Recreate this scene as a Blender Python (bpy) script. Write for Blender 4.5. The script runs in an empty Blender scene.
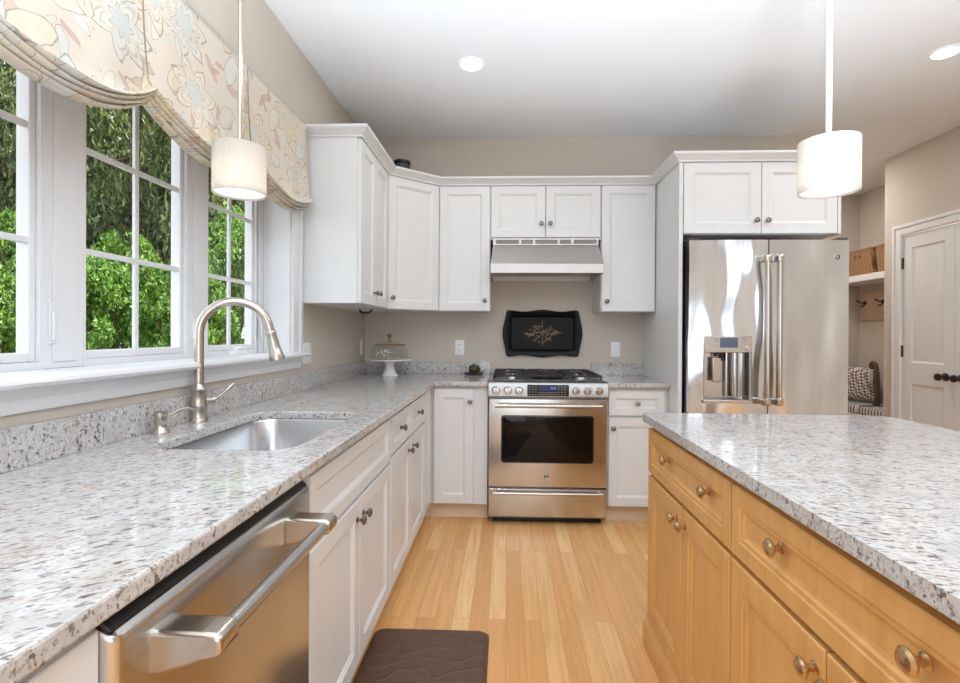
import bpy, bmesh, math, random
from mathutils import Vector, Matrix, noise
random.seed(7)
PI = math.pi
sc = bpy.context.scene
COL = sc.collection

# ------------------------------------------------------------------ camera
cam_d = bpy.data.cameras.new('camera'); cam = bpy.data.objects.new('camera', cam_d); COL.objects.link(cam)
cam_d.sensor_fit = 'HORIZONTAL'; cam_d.sensor_width = 36.0
cam_d.lens = 490.6 / 960 * 36.0
cam_d.shift_x = -9.475 / 960; cam_d.shift_y = -6.06 / 960
cam_d.clip_start = 0.03; cam_d.clip_end = 200
rx, ry, fw = (0.99931842, 0.03651291, 0.00543137), (-0.03649455, 0.99932793, -0.00344131), (-0.00555337, 0.00324074, 0.99997933)
# columns: camera x (right), camera y (up), camera z (back)
cam.matrix_world = Matrix(((rx[0], fw[0], -ry[0], 0), (rx[1], fw[1], -ry[1], 0), (rx[2], fw[2], -ry[2], 1.224), (0, 0, 0, 1)))
sc.camera = cam

# ------------------------------------------------------------------ world, sun, added fill lamps, exposure
w = bpy.data.worlds.new('world'); sc.world = w; w.use_nodes = True
bg = w.node_tree.nodes['Background']; bg.inputs[0].default_value = (0.86, 0.93, 1.0, 1); bg.inputs[1].default_value = 2.0
def light(name, kind, loc, energy, color=(1, 1, 1), direction=None, **kw):
    d = bpy.data.lights.new(name, kind); d.energy = energy; d.color = color
    for k, v in kw.items(): setattr(d, k, v)
    o = bpy.data.objects.new(name, d); COL.objects.link(o); o.location = loc
    if direction: o.rotation_euler = Vector(direction).to_track_quat('-Z', 'Y').to_euler()
    return o
light('sun', 'SUN', (6, 2, 12), 6.0, (1.0, 0.95, 0.86), (-0.62, -0.16, -0.77), angle=0.02)
# area lamps added in the unseen rear openings, standing in for daylight
for i, x in enumerate((-0.25, 1.05, 2.35)):
    light('rear_window_fill', 'AREA', (x, -3.19, 1.35), 5, (0.78, 0.90, 1.0), (0, 1, 0.12), shape='RECTANGLE', size=0.85, size_y=1.9)
# fill lamp added to brighten the hall and alcove
light('hall_fill_light', 'AREA', (2.75, 4.75, 2.725), 11, (1.0, 0.96, 0.92), (0, 0, -1), shape='DISK', size=0.4)
light('ceiling_bounce_fill', 'SPOT', (0.3, -0.4, 0.75), 560, (0.79, 0.905, 1.0), (0.08, 0.17, 1), spot_size=math.radians(116), spot_blend=0.35, shadow_soft_size=0.25)  # unseen upward spot, added to brighten the ceiling
# more fill lamps added under the ceiling, all out of view
for x, y, pw in ((-0.2, 0.3, 3), (2.1, 1.7, 5), (-0.2, -1.8, 3.5), (1.05, -1.2, 6), (2.3, -1.8, 3.5)):
    light('overhead_fill_light', 'AREA', (x, y, 2.725), pw, (0.84, 0.93, 1.0), (0, 0, -1), shape='DISK', size=0.4)
vs = sc.view_settings
sc.display_settings.display_device = 'sRGB'
vs.view_transform = 'Standard'; vs.look = 'None'; vs.gamma = 1.0; vs.use_curve_mapping = False
vs.exposure = 0.24

# ------------------------------------------------------------------ materials
def lin(c):
    return tuple((v / 255 / 12.92) if v / 255 <= 0.04045 else ((v / 255 + 0.055) / 1.055) ** 2.4 for v in c) + (1.0,)
class NT:
    def __init__(s, name):
        s.m = bpy.data.materials.new(name); s.m.use_nodes = True
        s.t = s.m.node_tree; s.b = s.t.nodes['Principled BSDF']; s.out = s.t.nodes['Material Output']
    def n(s, typ, **kw):
        nd = s.t.nodes.new(typ)
        for k, v in kw.items(): setattr(nd, k, v)
        return nd
    def l(s, a, b): s.t.links.new(a, b)
    def val(s, nd, **kw):
        for k, v in kw.items(): nd.inputs[k.replace('_', ' ')].default_value = v
    def pos(s, scale=(1, 1, 1), rot=(0, 0, 0), obj=False):
        if obj: o = s.n('ShaderNodeTexCoord').outputs['Object']
        else: o = s.n('ShaderNodeNewGeometry').outputs['Position']
        mp = s.n('ShaderNodeMapping'); s.l(o, mp.inputs[0])
        mp.inputs['Scale'].default_value = scale; mp.inputs['Rotation'].default_value = rot
        return mp.outputs[0]
    def noise(s, vec, scale, detail=3, rough=0.5, dist=0):
        nd = s.n('ShaderNodeTexNoise'); s.l(vec, nd.inputs['Vector'])
        nd.inputs['Scale'].default_value = scale; nd.inputs['Detail'].default_value = detail
        nd.inputs['Roughness'].default_value = rough; nd.inputs['Distortion'].default_value = dist
        return nd.outputs['Fac']
    def ramp(s, fac, stops, interp='LINEAR'):
        nd = s.n('ShaderNodeValToRGB'); s.l(fac, nd.inputs[0]); cr = nd.color_ramp; cr.interpolation = interp
        while len(cr.elements) < len(stops): cr.elements.new(0.5)
        for e, (p, c) in zip(cr.elements, stops):
            e.position = p; e.color = c if len(c) == 4 else tuple(c) + (1,)
        return nd.outputs[0]
    def mix(s, fac, a, b, mode='MIX'):
        nd = s.n('ShaderNodeMix', data_type='RGBA', blend_type=mode)
        for sock, v in ((nd.inputs[0], fac), (nd.inputs[6], a), (nd.inputs[7], b)):
            if hasattr(v, 'links'): s.l(v, sock)
            else: sock.default_value = v
        return nd.outputs[2]
    def math(s, op, a, b=None, c=None):
        nd = s.n('ShaderNodeMath', operation=op)
        for i, v in enumerate((a, b, c)):
            if v is None: continue
            if hasattr(v, 'links'): s.l(v, nd.inputs[i])
            else: nd.inputs[i].default_value = v
        return nd.outputs[0]
    def bump(s, h, strength=0.1, dist=0.01):
        nd = s.n('ShaderNodeBump'); s.l(h, nd.inputs['Height'])
        nd.inputs['Strength'].default_value = strength; nd.inputs['Distance'].default_value = dist
        s.l(nd.outputs[0], s.b.inputs['Normal'])
    def base(s, v):
        if hasattr(v, 'links'): s.l(v, s.b.inputs['Base Color'])
        else: s.b.inputs['Base Color'].default_value = v
W1 = (1, 1, 1, 1); K0 = (0, 0, 0, 1)
def plain(name, c, rough=0.5, metal=0.0, var=0.04, nscale=6, bump=0.0, coat=0.0, spec=None):
    t = NT(name); p = t.pos()
    f = t.noise(p, nscale, 3)
    a = lin(c); lo = tuple(v * (1 - var) for v in a[:3]) + (1,); hi = tuple(min(1, v * (1 + var)) for v in a[:3]) + (1,)
    t.base(t.ramp(f, [(0.35, lo), (0.65, hi)]))
    t.val(t.b, Roughness=rough, Metallic=metal)
    if coat: t.b.inputs['Coat Weight'].default_value = coat
    if spec is not None: t.b.inputs['Specular IOR Level'].default_value = spec
    if bump: t.bump(t.noise(p, 180, 2), bump, 0.002)
    return t.m
M = {}
M['wall'] = plain('wall_paint', (206, 196, 184), 0.85, var=0.015, nscale=3, bump=0.03, spec=0.25)
M['ceil'] = plain('ceiling_paint', (233, 234, 236), 0.9, var=0.01, nscale=3, spec=0.2)
M['white'] = plain('white_cabinet_paint', (226, 226, 226), 0.38, var=0.01)
M['trim'] = plain('white_trim_paint', (229, 229, 231), 0.35, var=0.01)
M['toe'] = plain('toe_kick_floor_bounce', (232, 206, 180), 0.45, var=0.03)  # white toe kicks, with the floor's warm bounce put into the colour
M['black'] = plain('black_plastic', (18, 18, 20), 0.3)
M['iron'] = plain('cast_iron', (30, 29, 29), 0.5)
M['plate'] = plain('white_plastic', (243, 243, 243), 0.35, var=0.005)
M['vent'] = plain('vent_shadow', (138, 134, 130), 0.6)
M['slot'] = plain('dark_slot', (70, 68, 66), 0.6)
M['ceramic'] = plain('white_ceramic', (244, 243, 241), 0.15, var=0.01)
M['brass'] = plain('aged_brass', (206, 176, 136), 0.26, 1.0)
M['gold'] = plain('gold_trim', (186, 160, 122), 0.3, 1.0)
M['bronze'] = plain('dark_bronze', (84, 74, 66), 0.3, 0.9)
M['pewter'] = plain('pewter', (140, 136, 132), 0.27, 1.0)
M['nickel'] = plain('brushed_nickel', (196, 189, 180), 0.24, 1.0)
M['chrome'] = plain('chrome', (222, 222, 224), 0.2, 1.0)
M['door'] = plain('white_door_paint', (230, 229, 228), 0.4, var=0.01)
M['grey'] = plain('grey_plastic', (150, 150, 152), 0.4)
M['tanmetal'] = plain('tan_ornament', (176, 140, 112), 0.5, 0.2)
M['screen_grey'] = plain('grey_blue_screen', (92, 104, 128), 0.15)
M['avocado'] = plain('avocado_skin', (58, 60, 32), 0.5, var=0.4, nscale=60, bump=0.6)
M['dish'] = plain('dark_dish', (98, 84, 70), 0.35, var=0.1)
M['board'] = plain('pale_wood_board', (206, 178, 156), 0.5, var=0.06)
M['darkwood'] = plain('dark_wood', (92, 70, 56), 0.4, var=0.1)
M['soil'] = plain('forest_floor', (70, 74, 40), 0.95, var=0.4, nscale=2)
M['bark'] = plain('bark', (78, 62, 50), 0.9, var=0.3, nscale=15)

def steel(name, c=(205, 203, 201), rough=0.2, brush='Z', wave=0.0, aniso=0.0):
    t = NT(name)
    sc_ = {'Z': (160, 160, 1.5), 'X': (1.5, 160, 160), 'Y': (160, 1.5, 160)}[brush]
    f = t.noise(t.pos(sc_), 1.0, 3, 0.6)
    a = lin(c)
    t.base(t.ramp(f, [(0.3, tuple(v * 0.93 for v in a[:3])), (0.7, a)]))
    t.l(t.math('MULTIPLY_ADD', f, 0.12, rough - 0.06), t.b.inputs['Roughness'])
    t.val(t.b, Metallic=1.0)
    if wave:
        g = t.noise(t.pos((4.0, 4.0, 1.5), (0, 0.35, 0)), 1.0, 1.0, 0.4)
        t.bump(g, 1.0, wave)
    return t.m
M['steel'] = steel('stainless_steel')
M['steel_x'] = steel('stainless_steel_brushed_across', brush='X', rough=0.24)
M['steel_y'] = steel('stainless_steel_brushed_along', brush='Y', rough=0.24)
M['steel_fridge'] = steel('stainless_fridge_front', (224, 228, 233), 0.15, 'Z', wave=0.07)
M['steel_hood'] = steel('stainless_hood', (202, 199, 197), 0.5, 'X')
M['steel_panel'] = steel('stainless_panel', (172, 170, 168), 0.38, 'X')
M['steel_dark'] = steel('stainless_shadow', (150, 146, 142), 0.3)
M['steel_bowl'] = plain('stainless_bowl', (198, 199, 201), 0.27, 1.0, var=0.02)

def granite(name, grain):
    t = NT(name)
    p = t.pos((1, 1, 1), (0.3, 0.2, 0.5))
    mg = t.n('ShaderNodeMapping'); t.l(t.pos((1, 1, 1), (0, 0, -grain)), mg.inputs[0]); mg.inputs['Scale'].default_value = (0.52, 1.3, 0.9); mg.inputs['Location'].default_value = (3.1, 1.7, 0.4)
    st = mg.outputs[0]
    base = t.ramp(t.noise(p, 9, 4, 0.6), [(0.33, lin((190, 186, 183))), (0.5, lin((207, 204, 202))), (0.68, lin((199, 190, 183)))])
    blot = t.ramp(t.noise(st, 42, 4, 0.62), [(0.50, K0), (0.60, W1)])
    c = t.mix(t.math('MULTIPLY', blot, 0.45), base, lin((180, 176, 176)))
    warm = t.ramp(t.noise(p, 30, 3, 0.55), [(0.58, K0), (0.66, W1)])
    c = t.mix(t.math('MULTIPLY', warm, 0.35), c, lin((186, 166, 152)))
    gate = t.ramp(t.noise(p, 9, 2), [(0.36, (0.35, 0.35, 0.35)), (0.6, W1)])
    s1 = t.ramp(t.noise(st, 150, 3, 0.6), [(0.54, K0), (0.59, W1)])
    c = t.mix(t.math('MULTIPLY', t.math('MULTIPLY', s1, gate), 0.62), c, lin((136, 127, 124)))
    s2 = t.ramp(t.noise(st, 95, 2.5, 0.55), [(0.60, K0), (0.64, W1)])
    c = t.mix(t.math('MULTIPLY', s2, 0.68), c, lin((104, 96, 96)))
    s3 = t.ramp(t.noise(st, 72, 2.0, 0.5), [(0.625, K0), (0.655, W1)])
    c = t.mix(t.math('MULTIPLY', t.math('MULTIPLY', s3, t.math('MULTIPLY_ADD', gate, 0.5, 0.5)), 0.8), c, lin((70, 64, 65)))
    t.base(c); t.val(t.b, Roughness=0.08)
    return t.m
M['granite'] = granite('speckled_granite', 0.62)
M['granite_island'] = granite('speckled_granite_island', -0.3)

def wood_floor():
    t = NT('oak_strip_floor')
    g = t.n('ShaderNodeNewGeometry').outputs['Position']
    sx = t.n('ShaderNodeSeparateXYZ'); t.l(g, sx.inputs[0])
    cb = t.n('ShaderNodeCombineXYZ'); t.l(sx.outputs[1], cb.inputs[0]); t.l(sx.outputs[0], cb.inputs[1])
    br = t.n('ShaderNodeTexBrick', offset=0.37, offset_frequency=2)
    t.l(cb.outputs[0], br.inputs['Vector'])
    br.inputs['Color1'].default_value = K0; br.inputs['Color2'].default_value = W1; br.inputs['Mortar'].default_value = (0.5, 0.5, 0.5, 1)
    t.val(br, Scale=1.0, Mortar_Size=0.0008, Mortar_Smooth=0.2, Bias=0.0, Brick_Width=1.05, Row_Height=0.076)
    tone = t.ramp(br.outputs['Color'], [(0.0, lin((218, 158, 96))), (0.3, lin((240, 188, 126))), (0.55, lin((231, 172, 108))), (0.8, lin((247, 203, 145))), (1.0, lin((223, 164, 101)))])
    off = t.n('ShaderNodeVectorMath', operation='ADD'); t.l(g, off.inputs[0])
    sc2 = t.n('ShaderNodeVectorMath', operation='SCALE'); t.l(br.outputs['Color'], sc2.inputs[0]); sc2.inputs['Scale'].default_value = 13.0
    t.l(sc2.outputs[0], off.inputs[1])
    mp = t.n('ShaderNodeMapping'); t.l(off.outputs[0], mp.inputs[0]); mp.inputs['Scale'].default_value = (34, 1.6, 1)
    gr = t.noise(mp.outputs[0], 1.6, 5, 0.62, 0.6)
    c = t.mix(t.ramp(gr, [(0.42, K0), (0.72, (0.55, 0.55, 0.55))]), tone, lin((198, 142, 88)))
    c = t.mix(t.math('MULTIPLY', br.outputs['Fac'], 0.6), c, lin((110, 74, 44)))
    t.base(c); t.val(t.b, Roughness=0.3)
    t.bump(t.math('SUBTRACT', 1.0, br.outputs['Fac']), 0.25, 0.001)
    return t.m
M['floor'] = wood_floor()

def maple():
    t = NT('honey_maple')
    f = t.noise(t.pos((14, 14, 1.3)), 1.6, 5, 0.6, 0.5)
    c = t.ramp(f, [(0.25, lin((206, 152, 88))), (0.5, lin((218, 165, 100))), (0.78, lin((226, 175, 110)))])
    t.base(c); t.val(t.b, Roughness=0.34)
    return t.m
M['maple'] = maple()

def glass(name, tint=(1, 1, 1, 1), refl=1.0, rough=0.0):
    t = NT(name); t.t.nodes.remove(t.b)
    tr = t.n('ShaderNodeBsdfTransparent'); tr.inputs[0].default_value = tint
    gl = t.n('ShaderNodeBsdfGlossy'); gl.inputs['Roughness'].default_value = rough
    fr = t.n('ShaderNodeFresnel'); fr.inputs[0].default_value = 1.45
    mx = t.n('ShaderNodeMixShader')
    bf = t.n('ShaderNodeNewGeometry').outputs['Backfacing']
    t.l(t.math('MULTIPLY', t.math('MULTIPLY', fr.outputs[0], refl), t.math('SUBTRACT', 1.0, bf)), mx.inputs[0]); t.l(tr.outputs[0], mx.inputs[1]); t.l(gl.outputs[0], mx.inputs[2])
    t.l(mx.outputs[0], t.out.inputs[0])
    return t.m
M['glass'] = glass('window_glass', refl=0.5)
M['dome'] = glass('clear_dome_glass', (0.99, 0.988, 0.985, 1), 0.35, 0.03)
M['oven_glass'] = plain('dark_oven_glass', (16, 12, 11), 0.08, spec=0.25)

def emit(name, c, s):
    t = NT(name); t.base(K0)
    t.b.inputs['Emission Color'].default_value = lin(c); t.b.inputs['Emission Strength'].default_value = s
    return t.m
M['lamp'] = emit('lamp_lens', (255, 250, 240), 6.0)
M['diffuser'] = emit('pendant_diffuser', (255, 248, 238), 1.0)
M['blue'] = emit('blue_display', (40, 60, 120), 0.5)
M['digits'] = emit('display_digits', (150, 180, 235), 0.9)

def shade_mat():
    t = NT('white_linen_shade'); t.t.nodes.remove(t.b)
    wv = t.noise(t.pos((300, 300, 300)), 1.0, 2)
    col = t.ramp(wv, [(0.3, lin((218, 213, 207))), (0.7, lin((234, 230, 225)))])
    d = t.n('ShaderNodeBsdfDiffuse'); tl = t.n('ShaderNodeBsdfTranslucent')
    t.l(col, d.inputs[0]); t.l(col, tl.inputs[0])
    mx = t.n('ShaderNodeMixShader'); mx.inputs[0].default_value = 0.42
    t.l(d.outputs[0], mx.inputs[1]); t.l(tl.outputs[0], mx.inputs[2]); t.l(mx.outputs[0], t.out.inputs[0])
    return t.m
M['shade'] = shade_mat()

def floral():
    """cream linen printed with loose outlined flowers and leaves"""
    t = NT('floral_linen')
    g = t.n('ShaderNodeNewGeometry').outputs['Position']
    s = t.n('ShaderNodeSeparateXYZ'); t.l(g, s.inputs[0])
    cb = t.n('ShaderNodeCombineXYZ'); t.l(s.outputs[1], cb.inputs[0]); t.l(s.outputs[2], cb.inputs[1])
    # hand-drawn wobble
    nz = t.n('ShaderNodeTexNoise'); t.l(cb.outputs[0], nz.inputs['Vector']); nz.inputs['Scale'].default_value = 22
    wob = t.n('ShaderNodeVectorMath', operation='MULTIPLY_ADD'); t.l(nz.outputs['Color'], wob.inputs[0])
    wob.inputs[1].default_value = (0.022, 0.022, 0); t.l(cb.outputs[0], wob.inputs[2])
    P = wob.outputs[0]
    base = lin((216, 204, 189)); col = base
    def motif(scale, seed, petals, rad, deep, stretch, fills, line, amount):
        nonlocal col
        ad = t.n('ShaderNodeVectorMath', operation='ADD'); t.l(P, ad.inputs[0]); ad.inputs[1].default_value = (seed, seed * 0.7, 0)
        v = t.n('ShaderNodeTexVoronoi', voronoi_dimensions='2D'); t.l(ad.outputs[0], v.inputs['Vector']); v.inputs['Scale'].default_value = scale
        v.inputs['Randomness'].default_value = 0.8
        df = t.n('ShaderNodeVectorMath', operation='SUBTRACT'); t.l(ad.outputs[0], df.inputs[0]); t.l(v.outputs['Position'], df.inputs[1])
        rc = t.n('ShaderNodeSeparateColor'); t.l(v.outputs['Color'], rc.inputs[0])
        ro = t.n('ShaderNodeVectorRotate', rotation_type='Z_AXIS'); t.l(df.outputs[0], ro.inputs['Vector'])
        t.l(t.math('MULTIPLY', rc.outputs[0], 6.28), ro.inputs['Angle'])
        sp = t.n('ShaderNodeSeparateXYZ'); t.l(ro.outputs[0], sp.inputs[0])
        x = sp.outputs[0]; y = t.math('MULTIPLY', sp.outputs[1], stretch)
        r = t.math('SQRT', t.math('ADD', t.math('MULTIPLY', x, x), t.math('MULTIPLY', y, y)))
        if petals:
            th = t.math('ARCTAN2', y, x)
            pet = t.math('ABSOLUTE', t.math('MULTIPLY_ADD', t.math('FRACT', t.math('MULTIPLY', th, petals / 6.28318)), 2.0, -1.0))
            R = t.math('MULTIPLY', t.math('MULTIPLY_ADD', t.math('POWER', pet, 0.8), deep, 1 - deep), rad)
        else: R = rad
        q = t.math('DIVIDE', r, R)                         # 1 at the outline
        on = t.math('LESS_THAN', rc.outputs[1], amount)
        inside = t.math('MULTIPLY', t.math('LESS_THAN', q, 1.0), on)
        fc = t.ramp(rc.outputs[2], fills, 'CONSTANT')
        c1 = t.mix(t.math('MULTIPLY', inside, 0.62), col, fc)
        if petals:
            core = t.math('MULTIPLY', t.math('LESS_THAN', q, 0.42), on)
            c1 = t.mix(t.math('MULTIPLY', core, 0.7), c1, lin((196, 202, 200)))
            for k in (0.42, 0.72):
                ed = t.math('MULTIPLY', t.math('LESS_THAN', t.math('ABSOLUTE', t.math('SUBTRACT', q, k)), 0.022), on)
                c1 = t.mix(t.math('MULTIPLY', ed, 0.5), c1, line)
        ed = t.math('MULTIPLY', t.math('LESS_THAN', t.math('ABSOLUTE', t.math('SUBTRACT', q, 1.0)), 0.035), on)
        col = t.mix(t.math('MULTIPLY', ed, 0.7), c1, line)
    tl = lin((150, 130, 116)); t2 = lin((138, 138, 130))
    motif(13.0, 9.6, 0, 0.03, 0, 3.0, [(0, lin((214, 206, 192))), (0.3, lin((186, 152, 138))), (0.6, lin((206, 208, 200)))], tl, 0.8)
    motif(9.0, 1.3, 0, 0.044, 0, 2.8, [(0, lin((222, 216, 202))), (0.3, lin((190, 160, 146))), (0.55, lin((208, 212, 208))), (0.8, lin((224, 212, 190)))], tl, 0.9)
    motif(6.0, 4.1, 0, 0.066, 0, 2.0, [(0, lin((212, 214, 210))), (0.4, lin((224, 213, 190))), (0.75, lin((214, 202, 190)))], t2, 0.8)
    motif(4.0, 2.2, 7, 0.118, 0.5, 1.0, [(0, lin((220, 205, 174))), (0.35, lin((212, 212, 204))), (0.7, lin((222, 210, 194)))], tl, 0.85)
    t.base(col); t.val(t.b, Roughness=0.9)
    t.bump(t.noise(t.pos((600, 600, 600)), 1.0, 1), 0.15, 0.001)
    return t.m
M['floral'] = floral()

def leaf(name, a, b, c):
    t = NT(name); t.t.nodes.remove(t.b)
    ri = t.n('ShaderNodeNewGeometry').outputs['Random Per Island']
    col = t.ramp(ri, [(0.0, lin(a)), (0.55, lin(b)), (1.0, lin(c))])
    d = t.n('ShaderNodeBsdfPrincipled'); t.l(col, d.inputs['Base Color']); d.inputs['Roughness'].default_value = 0.45
    tl = t.n('ShaderNodeBsdfTranslucent'); t.l(col, tl.inputs[0])
    mx = t.n('ShaderNodeMixShader'); mx.inputs[0].default_value = 0.35
    t.l(d.outputs[0], mx.inputs[1]); t.l(tl.outputs[0], mx.inputs[2]); t.l(mx.outputs[0], t.out.inputs[0])
    return t.m
M['leaf_bright'] = leaf('bright_leaves', (52, 94, 24), (98, 146, 44), (172, 202, 92))
M['leaf_dark'] = leaf('dark_leaves', (46, 54, 26), (78, 96, 42), (138, 148, 78))

def basket_mat():
    t = NT('woven_wicker')
    wv = t.n('ShaderNodeTexWave', wave_type='BANDS', bands_direction='Z'); t.l(t.pos(), wv.inputs['Vector']); t.val(wv, Scale=22, Distortion=1.5, Detail=1)
    wy = t.n('ShaderNodeTexWave', wave_type='BANDS', bands_direction='Y'); t.l(t.pos(), wy.inputs['Vector']); t.val(wy, Scale=16, Distortion=1.5)
    h = t.math('MULTIPLY', wv.outputs['Fac'], wy.outputs['Fac'])
    t.base(t.ramp(h, [(0.0, lin((136, 98, 66))), (0.6, lin((206, 164, 122)))])); t.val(t.b, Roughness=0.8)
    t.bump(h, 0.8, 0.01)
    return t.m
M['wicker'] = basket_mat()
def stripes(name, axis, scale, c1, c2):
    t = NT(name); wv = t.n('ShaderNodeTexWave', wave_type='BANDS', bands_direction=axis); t.l(t.pos(), wv.inputs['Vector']); t.val(wv, Scale=scale)
    t.base(t.ramp(wv.outputs['Fac'], [(0.35, lin(c1)), (0.5, lin(c2))])); t.val(t.b, Roughness=0.9)
    return t.m
M['ticking'] = stripes('striped_ticking', 'Y', 8, (110, 112, 112), (216, 212, 206))
def ikat():
    t = NT('diamond_print'); p = t.pos((1, 1, 1), (0.785, 0, 0))
    ch = t.n('ShaderNodeTexChecker'); t.l(p, ch.inputs[0]); t.val(ch, Scale=44); ch.inputs[1].default_value = lin((120, 100, 92)); ch.inputs[2].default_value = lin((236, 230, 224))
    t.base(ch.outputs[0]); t.val(t.b, Roughness=0.9)
    return t.m
M['ikat'] = ikat()
def mat_rubber():
    t = NT('brown_embossed_rubber')
    p = t.pos()
    wv = t.n('ShaderNodeTexWave', wave_type='RINGS', rings_direction='Z'); t.l(t.pos((1, 1, 1)), wv.inputs['Vector']); t.val(wv, Scale=5, Distortion=9, Detail=1.5, Detail_Scale=1.2)
    line = t.ramp(wv.outputs['Fac'], [(0.0, W1), (0.12, K0)])
    f = t.noise(p, 40, 3)
    t.base(t.ramp(f, [(0.3, lin((88, 64, 50))), (0.7, lin((101, 75, 60)))])); t.val(t.b, Roughness=0.5)
    t.bump(line, 0.6, 0.004)
    return t.m
M['rubber'] = mat_rubber()

# ------------------------------------------------------------------ mesh helpers
class B:
    def __init__(s): s.bm = bmesh.new()
    def face(s, vs):
        try: return s.bm.faces.new(vs)
        except ValueError: return None
    def box(s, x0, x1, y0, y1, z0, z1, T=None):
        c = [(x, y, z) for z in (z0, z1) for y in (y0, y1) for x in (x0, x1)]
        v = [s.bm.verts.new(T @ Vector(q) if T else q) for q in c]
        for f in ((0, 2, 3, 1), (4, 5, 7, 6), (0, 1, 5, 4), (2, 6, 7, 3), (0, 4, 6, 2), (1, 3, 7, 5)): s.face([v[i] for i in f])
        return s
    def loft(s, loops, cap0=True, cap1=True, closed=True):
        L = [[s.bm.verts.new(p) for p in lp] for lp in loops]
        n = len(L[0])
        for a, b in zip(L, L[1:]):
            for i in range(n if closed else n - 1):
                s.face([a[i], a[(i + 1) % n], b[(i + 1) % n], b[i]])
        if cap0: s.face(L[0][::-1])
        if cap1: s.face(L[-1])
        return s
    def rings(s, w, h, rows, x0=0, z0=0):
        """rectangle in xz facing -y; rows = [(inset, y)...] from back outline to centre"""
        return s.loft([[(x0 + i, y, z0 + i), (x0 + w - i, y, z0 + i), (x0 + w - i, y, z0 + h - i), (x0 + i, y, z0 + h - i)] for i, y in rows])
    def lathe(s, prof, o=(0, 0, 0), axis='Z', seg=24, cap=True):
        loops = []
        for r, h in prof:
            r = max(r, 1e-4); lp = []
            for k in range(seg):
                a = 2 * PI * k / seg; u, v = r * math.cos(a), r * math.sin(a)
                p = {'Z': (u, v, h), 'Y': (u, h, -v), 'X': (h, u, v)}[axis]
                lp.append((p[0] + o[0], p[1] + o[1], p[2] + o[2]))
            loops.append(lp)
        return s.loft(loops, cap, cap)
    def tube(s, pts, r, seg=12, cap=True, flat=1.0):
        pts = [Vector(p) for p in pts]; rs = r if isinstance(r, (list, tuple)) else [r] * len(pts)
        loops = []; up = None
        for i, p in enumerate(pts):
            d = (pts[min(i + 1, len(pts) - 1)] - pts[max(i - 1, 0)]).normalized()
            if up is None: up = Vector((0, 0, 1)) if abs(d.z) < 0.9 else Vector((1, 0, 0))
            a = d.cross(up).normalized(); b = a.cross(d).normalized(); up = b
            loops.append([p + rs[i] * (math.cos(t) * a + math.sin(t) * b * flat) for t in (2 * PI * k / seg for k in range(seg))])
        return s.loft(loops, cap, cap)
    def prism(s, poly, z0, z1):
        return s.loft([[(x, y, z0) for x, y in poly], [(x, y, z1) for x, y in poly]])
    def build(s, name, mat, parent=None, bev=0, seg=2, smooth=True, loc=(0, 0, 0), rot=(0, 0, 0), solid=0, ang=35):
        bmesh.ops.recalc_face_normals(s.bm, faces=s.bm.faces[:])
        me = bpy.data.meshes.new(name); s.bm.to_mesh(me); s.bm.free()
        me.materials.append(M[mat] if isinstance(mat, str) else mat)
        if smooth:
            for p in me.polygons: p.use_smooth = True
            me.set_sharp_from_angle(angle=math.radians(ang))
        return obj(name, me, parent, loc, rot, bev, seg, solid)
def obj(name, me, parent=None, loc=(0, 0, 0), rot=(0, 0, 0), bev=0, seg=2, solid=0):
    o = bpy.data.objects.new(name, me); COL.objects.link(o)
    o.parent = parent; o.location = loc; o.rotation_euler = rot
    if solid:
        m = o.modifiers.new('solid', 'SOLIDIFY'); m.thickness = solid; m.offset = 0
    if bev:
        m = o.modifiers.new('bevel', 'BEVEL'); m.width = bev; m.segments = seg; m.limit_method = 'ANGLE'; m.angle_limit = math.radians(40)
    return o
def tag(o, label, cat, group=None):
    o['label'] = label; o['category'] = cat
    if group: o['group'] = group
    return o
def thing(name, label, cat, loc=(0, 0, 0), rz=0, group=None):
    o = bpy.data.objects.new(name, None); COL.objects.link(o); o.location = loc; o.rotation_euler = (0, 0, rz)
    o.empty_display_size = 0.1
    return tag(o, label, cat, group)
def struct(o):
    o['kind'] = 'structure'; return o
def rrect(x0, x1, y0, y1, r, n=6):
    """rounded rectangle polygon, ccw; r = radius or four radii (ll, lr, ur, ul)"""
    R = r if isinstance(r, (tuple, list)) else (r,) * 4; out = []
    for (cx, cy, a0), q in zip(((x0 + R[0], y0 + R[0], PI), (x1 - R[1], y0 + R[1], 1.5 * PI), (x1 - R[2], y1 - R[2], 0), (x0 + R[3], y1 - R[3], PI / 2)), R):
        m = n if q > 1e-6 else 0
        for k in range(m + 1):
            a = a0 + (PI / 2) * (k / n if m else 0); out.append((cx + q * math.cos(a), cy + q * math.sin(a)))
    return out

XW, YB, ZC, XR = -1.116, 3.80, 2.74, 3.25

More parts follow.
